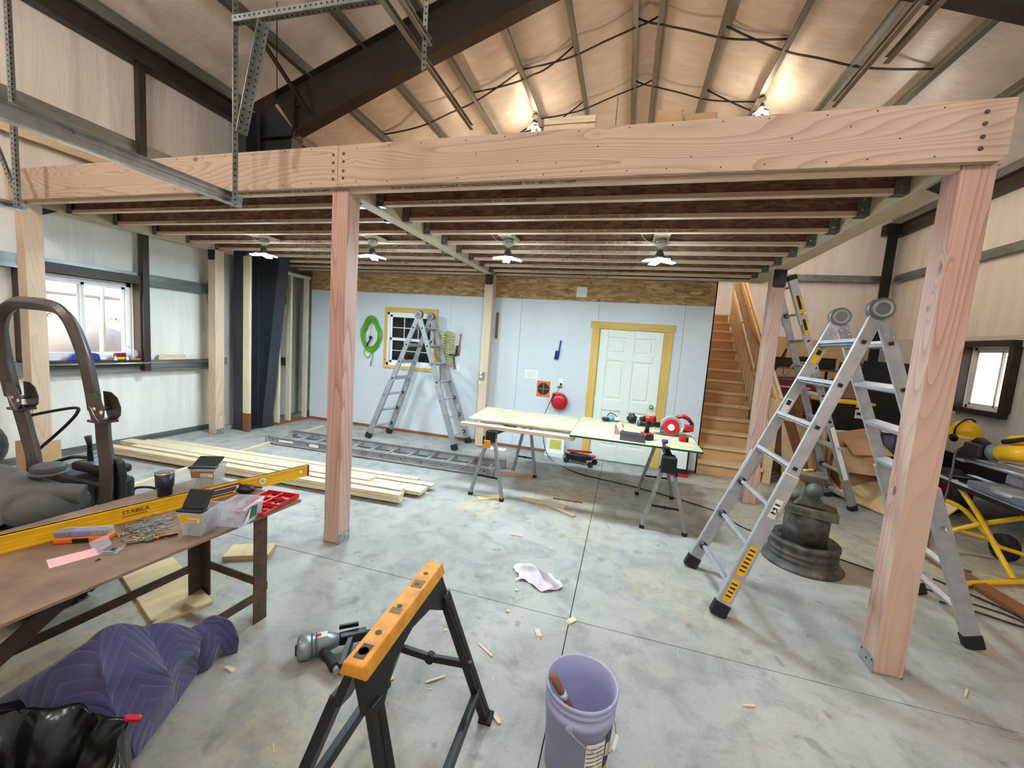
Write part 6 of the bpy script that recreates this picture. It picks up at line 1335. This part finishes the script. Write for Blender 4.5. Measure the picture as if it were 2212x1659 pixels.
B().cyl((5.40, 1.98, 1.06), (5.46, 1.72, 1.12), .07, 20).build('motor', 'yellow', sw_); B().cyl((5.46, 1.72, 1.12), (5.475, 1.66, 1.13), .072, 20, .06).build('motor_cap', 'black_plastic', sw_); B().cyl((5.475, 1.66, 1.13), (5.48, 1.645, 1.135), .045, 18).build('cap_badge', 'yellow_worn', sw_); B().cyl((5.385, 2.04, 1.05), (5.40, 1.98, 1.06), .072, 20).build('motor_band', 'saw_grey', sw_)
gq = B().lathe([(.04, -.03), (.17, -.035), (.185, -.02), (.185, .02), (.17, .035), (.04, .03)], (5.56, 1.52, 1.10), 36, 'x').build('blade_guard', 'saw_grey', sw_); B().lathe([(.11, -.038), (.165, -.038), (.165, -.034)], (5.56, 1.52, 1.10), 36, 'x', cap=False).build('guard_band', 'yellow_worn', sw_)
text('DEWALT', .045, 'lettering', 'black', sw_, (5.517, 1.64, 1.185), (0, -1, .45), (0, .45, 1), depth=.0006)
B().tube(spline([(5.46, 1.98, 1.18), (5.50, 1.80, 1.24), (5.54, 1.60, 1.33), (5.56, 1.42, 1.40), (5.56, 1.30, 1.38), (5.56, 1.28, 1.25)], 5), .045, 10).build('handle', 'yellow', sw_); B().tube(spline([(5.42, 2.0, 1.16), (5.44, 1.9, 1.20), (5.47, 1.80, 1.24)], 4), .022, 8).build('grip_lever', 'black_plastic', sw_); B().box((5.50, 1.78, 1.24), (.06, .16, .05), (.5, 0, 0)).build('grip_pad', 'black_plastic', sw_, bevel=.01)
B().bb((5.30, 2.05, .98), (5.36, 2.25, 1.10)).build('dust_chute', 'black_plastic', sw_, bevel=.02); B().prism([(2.10, .96), (2.42, .90), (2.44, .96), (2.20, 1.16), (2.08, 1.12)], 5.36, 5.42, 'yz').build('dust_bag', 'black_plastic', sw_, bevel=.015)
tag(B().tube(spline([(5.44, 2.36, .99), (5.30, 2.30, .98), (5.24, 2.22, .85), (5.22, 2.20, .60), (5.18, 2.18, .40), (5.05, 2.05, .20), (5.0, 1.95, .05), (4.98, 1.85, .01), (5.2, 1.75, .01)], 6), .009, 7).build('saw_lead', 'grey_plastic'), 'grey mitre saw power cord hanging to the floor', 'cord')
t = thing('yellow_fence', 'yellow table saw body behind the mitre saw', 'machine', (6.3, 2.1, 0)); B().bb((6.05, 1.7, .5), (6.7, 2.4, .98)).build('housing', 'yellow', t, bevel=.05); B().bb((6.0, 1.6, .98), (6.75, 2.5, 1.0)).build('table', 'alu_dull', t, bevel=.004)
for x, y in ((6.1, 1.75), (6.65, 1.75), (6.1, 2.35), (6.65, 2.35)): B().bb((x - .025, y - .025, 0), (x + .025, y + .025, .5)).build('leg', 'black_steel', t)
board('floor_plank', 'long reddish plank on the floor at the right edge', (4.98, 2.35), (5.12, .75), .14, .04, 0, 'treated_y', 'plank')
hm = thing('hard_hat', 'glossy yellow hard hat with black ear muffs', 'hard hat', (6.62, 4.25, .95), .4, rot=(.25, -.35, .4)); B().lathe([(.17, 0), (.172, .01), (.15, .02), (.148, .05), (.13, .11), (.09, .15), (.04, .17), (.001, .172)], (0, 0, 0), 28).build('shell', 'yellow', hm, world=False); B().tube(spline([(-.18, 0, .02), (-.14, .02, .14), (0, .02, .20), (.14, .02, .14), (.18, 0, .02)], 5), .012, 8).build('band', 'black', hm, world=False); 
for x in (-.18, .18): B().ball((x, 0, -.01), .05, 12, 8, (.6, 1, 1.2)).build('ear_muff', 'black', hm, world=False)

# ------------------------------------------------------------------ clutter along the far right
t = thing('black_trailer', 'black low trailer bed behind the saw stand', 'trailer', (7.0, 3.6, 0)); B().bb((6.3, 2.9, .42), (7.7, 4.6, .50)).build('bed', 'black_steel', t, bevel=.01); B().bb((6.28, 2.88, .50), (6.34, 4.6, .72)).bb((6.3, 2.88, .50), (7.7, 2.94, .72)).build('side_rail', 'black_steel', t, bevel=.01); B().bb((6.6, 3.2, .2), (6.7, 4.4, .42)).build('frame', 'black_steel', t)
tc_ = (6.15, 3.65, .28)
B().lathe([(.155, -.10), (.25, -.105), (.28, -.08), (.28, .08), (.25, .105), (.155, .10)], tc_, 30, 'x').build('tire', 'rubber', t); B().lathe([(.001, -.08), (.14, -.09), (.162, -.104)], tc_, 24, 'x').build('wheel_hub', 'dark_red', t); B().cyl((6.2, 3.65, .28), (7.4, 3.65, .28), .025, 8).build('axle', 'black_steel', t)
for x, y in ((7.5, 3.1), (7.5, 4.5)): B().bb((x - .03, y - .03, 0), (x + .03, y + .03, .42)).build('leg', 'black_steel', t)
for i, (x, y, z) in enumerate(((6.45, 3.1, .505), (6.9, 3.3, .505))):
    carton('carton', ['small carton on the trailer front', 'larger carton on the trailer behind'][i], x, x + .4, y, y + .35, z, z + .34, flaps=False)
for i, (x0, x1, y0, y1, z0, z1) in enumerate(((6.35, 6.75, 2.55, 2.85, 0, .30), (6.5, 6.95, 2.2, 2.5, 0, .34), (6.30, 6.62, 2.56, 2.84, .302, .50))): carton('carton', ['brown carton on the floor under the saw stand, left', 'brown carton on the floor under the saw stand, right', 'small carton stacked on the left floor carton'][i], x0, x1, y0, y1, z0, z1, 'cardboard', False)
t = thing('leaning_plywood', 'pale plywood panel leaning low by the third ladder', 'plywood', (5.35, 3.2, 0)); q = B().box((0, 0, 0), (.55, 1.25, .018), (.06, -.55, .45)); q.tf(Matrix.Translation((5.32, 3.35, .17))); q.build('sheet', 'ply_pale', t)
t = thing('torn_carton', 'large opened cardboard carton beside the third ladder', 'carton', (5.2, 3.6, 0))
for nm, pts in (('panel', [(4.82, 3.62, .40), (5.45, 3.85, .50), (5.45, 3.80, .98), (4.80, 3.60, .84)]), ('flap', [(5.05, 3.50, .60), (5.50, 3.55, .64), (5.35, 3.85, .88), (4.95, 3.72, .80)]), ('panel', [(4.85, 3.55, .36), (5.30, 3.42, .38), (5.42, 3.62, .72), (4.86, 3.58, .66)]), ('flap', [(5.28, 3.40, .38), (5.55, 3.70, .20), (5.60, 3.80, .62), (5.42, 3.62, .72)])): B().add(pts, [(0, 1, 2, 3)]).build(nm, 'cardboard', t, solid=.006)
B().bb((5.0, 3.6, 0), (5.45, 4.0, .40)).build('body', 'cardboard_dark', t)
def lean(label, x, y, w, h, ang, m, rz=0, th=.018, name='leaning_board'):
    t = thing(name, label, 'board', (x, y, 0), rz); q = B().box((0, 0, h / 2), (th, w, h)); q.tf(Euler((0, ang, 0)).to_matrix().to_4x4()); q.v = [v + Vector((0, 0, -min(a.z for a in q.v))) for v in q.v]; q.build('board', m, t, world=False); return t
lean('brown panel leaning behind the stair post, nearest', 4.62, 3.75, .5, 1.05, -.30, 'ply', .9); lean('dark brown panel leaning behind the ladder', 4.75, 4.0, .7, 1.0, -.45, 'cardboard_dark', .7); lean('tall brown panel leaning next to the stairs', 4.56, 4.5, .6, 1.25, -.15, 'stud_brown', .8); lean('narrow plank leaning under the third ladder', 4.66, 3.55, .14, 1.15, -.55, 'treated_z', .6); lean('white panel leaning in the clutter', 4.95, 4.15, .5, .95, -.40, 'white', .6)
t = thing('tool_chest', 'dark red tool chest against the far clutter', 'tool chest', (5.0, 6.0, 0)); B().bb((4.55, 5.85, .0), (5.45, 6.35, 1.42)).build('cabinet', 'dark_red', t, bevel=.01)
for k in range(5): d_ = B().bb((4.58, 5.84, .15 + k * .24), (5.42, 5.85, .36 + k * .24)).build('drawer', 'dark_red', t, bevel=.004); B().bb((4.65, 5.825, .32 + k * .24), (5.35, 5.84, .34 + k * .24)).build('handle', 'chrome', d_)
for i, (nm, lab, pts, m, r) in enumerate((('bent_bar', 'bent grey steel handle on the red tool chest', [(4.9, 5.95, 1.44), (5.0, 5.95, 1.55), (5.1, 5.95, 1.72), (5.35, 5.95, 1.74), (5.42, 5.95, 1.70)], 'alu_dull', .02), ('dark_clamp', 'tall dark clamp on the red tool chest', [(4.75, 6.0, 1.44), (4.85, 6.0, 1.7), (4.95, 6.0, 1.98)], 'black', .02), ('steel_rod', 'steel rods lying on the red tool chest', [(4.62, 5.9, 1.45), (5.3, 5.9, 1.47)], 'galv_dark', .018))): tag(B().tube(spline(pts, 4), r, 8).build(nm, m), lab, 'tool')
rt_ = thing('storage_shelf', 'long dark steel storage shelf along the rear wall', 'shelf', (6.2, 7.4, 0))
for z in (.5, 1.05, 1.6): B().bb((5.0, 7.1, z), (7.6, 7.7, z + .04)).build('shelf_board', 'stud_brown', rt_)
for x in (5.0, 6.3, 7.56):
    for y in (7.1, 7.66): B().bb((x, y, 0), (x + .04, y + .04, 1.75)).build('upright', 'black_steel', rt_)
rr = random.Random(21)
for i, (x, w, z, h, m, lab) in enumerate(((5.1, .4, 1.64, .18, 'black_plastic', 'black bin on the top shelf, left end'), (5.7, .55, 1.64, .22, 'black', 'long black case on the top shelf'), (6.5, .4, 1.64, .16, 'rust_dark', 'rusty tray on the top shelf'), (5.15, .5, 1.09, .3, 'cardboard_dark', 'dark carton on the middle shelf, left end'), (5.8, .4, 1.09, .25, 'cast_iron', 'grey crate on the middle shelf'), (6.4, .6, 1.09, .35, 'cardboard', 'brown carton on the middle shelf, right'), (5.2, .6, .54, .35, 'grey_bin', 'grey bin on the lowest shelf'), (6.0, .5, .54, .3, 'black_plastic', 'black crate on the lowest shelf'))):
    t = thing('storage_box', lab, 'box', (x + w / 2, 7.35, z)); B().bb((x, 7.15, z + .001), (x + w, 7.6, z + h)).build('body', m, t, bevel=.01); B().bb((x - .01, 7.14, z + h), (x + w + .01, 7.61, z + h + .02)).build('lid', m, t, bevel=.004)
for i, (a, b, z0, z1, m, lab) in enumerate(((4.6, 6.0, 1.15, 2.38, 'ply', 'brown plywood sheet on the rear wall, left'), (6.02, 7.66, 1.1, 2.34, 'ply', 'brown plywood sheet on the rear wall, right'))): tag(B().bb((a, 9.22, z0), (b, 9.25, z1)).build('plywood_sheet', m), lab, 'plywood', 'plywood on the rear wall')
t = thing('black_screen', 'large black panel standing in the right clutter', 'panel', (6.5, 5.9, 0), .25); B().bb((-.42, -.03, .15), (.55, .03, 1.86)).build('panel', 'black', t, world=False, bevel=.01); B().bb((-.3, -.15, 0), (.4, .15, .15)).build('base', 'black_steel', t, world=False, bevel=.01)
t = thing('yellow_lid_tote', 'black storage tote with a yellow lid', 'tote', (5.33, 4.65, .78), .15)
B().prism([(-.26, 0), (.26, 0), (.31, .40), (-.31, .40)], -.20, .20, 'xz').build('body', 'black_plastic', t, world=False, bevel=.02); B().bb((-.33, -.225, .40), (.33, .225, .44)).build('lid', 'yellow', t, world=False, bevel=.012); B().bb((.06, -.232, .36), (.20, -.222, .42)).build('latch', 'yellow', t, world=False, bevel=.008); B().bb((.08, -.206, .20), (.24, -.199, .33)).build('label', 'paper', t, world=False); B().bb((.10, -.2075, .25), (.22, -.206, .29)).build('label_picture', 'ink', t, world=False)
t = thing('work_table', 'white folding table under the yellow lidded tote', 'table', (5.6, 4.8, 0)); B().bb((4.95, 4.45, .74), (6.5, 5.15, .78)).build('top', 'white', t, bevel=.008)
for x in (5.0, 6.42):
    for y in (4.5, 5.08): B().cyl((x, y, 0), (x, y, .74), .016, 8).build('leg', 'galv_dark', t)
t = thing('blue_quilt_bundle', 'dark blue quilted pad in front of the black panel', 'pad', (5.95, 4.25, 0)); q = B().grid(lambda u, v: (5.65 + .62 * u, 4.30 - .10 * math.sin(3 * v) + .02 * math.sin(14 * u), .02 + .84 * v ** .9 - .03 * math.sin(9 * u) * v), 20, 16); bq = q.build('pad', 'navy', t, solid=.03); B().bb((5.62, 4.28, .0), (6.3, 4.40, .05)).build('base_board', 'black', t)
t = thing('orange_sled', 'orange tool case on the floor behind the ladder', 'case', (5.3, 4.2, 0), .3); B().bb((-.28, -.12, .45), (.22, .12, .54)).build('body', 'orange', t, world=False, bevel=.02); B().bb((-.3, -.14, 0), (.24, .14, .45)).build('crate', 'black_plastic', t, world=False, bevel=.01)
t = thing('red_hand_truck', 'red hand truck beside the right front post', 'hand truck', (5.95, 3.9, 0)); B().tube([(5.86, 3.88, .05), (5.86, 3.95, .95)], .02, 8).tube([(6.16, 3.88, .05), (6.16, 3.95, .95)], .02, 8).build('frame', 'red', t)
for z in (.2, .5, .8): B().cyl((5.86, 3.89 + z * .07, z), (6.16, 3.89 + z * .07, z), .014, 8).build('cross_bar', 'red', t)
B().bb((5.84, 3.70, .03), (6.18, 3.9, .05)).build('toe_plate', 'red', t); q = B()
t2 = thing('hose_coil', 'white and grey hose coil hung on the red hand truck', 'hose', (5.8, 3.85, .6)); pts = [(5.80 + .11 * math.cos(.5 * k) * (1 + .05 * math.sin(k)), 3.80 - .004 * (k % 9), .66 + .24 * math.sin(.5 * k)) for k in range(88)]; B().tube(pts, .012, 6).build('coil', 'alu', t2)
board('small_red_box', 'low red toolbox on the floor under the carton', (5.45, 3.12), (5.78, 3.30), .2, .2, 0, 'dark_red', 'toolbox')
tag(B().tube(spline([(4.55, 1.05, .012), (4.72, .98, .02), (4.95, .90, .012), (5.03, .98, .012), (4.98, 1.15, .012), (4.75, 1.45, .012)], 6), .007, 6).build('looped_lead', 'black'), 'short black cord looped at the right ladder foot', 'cord')
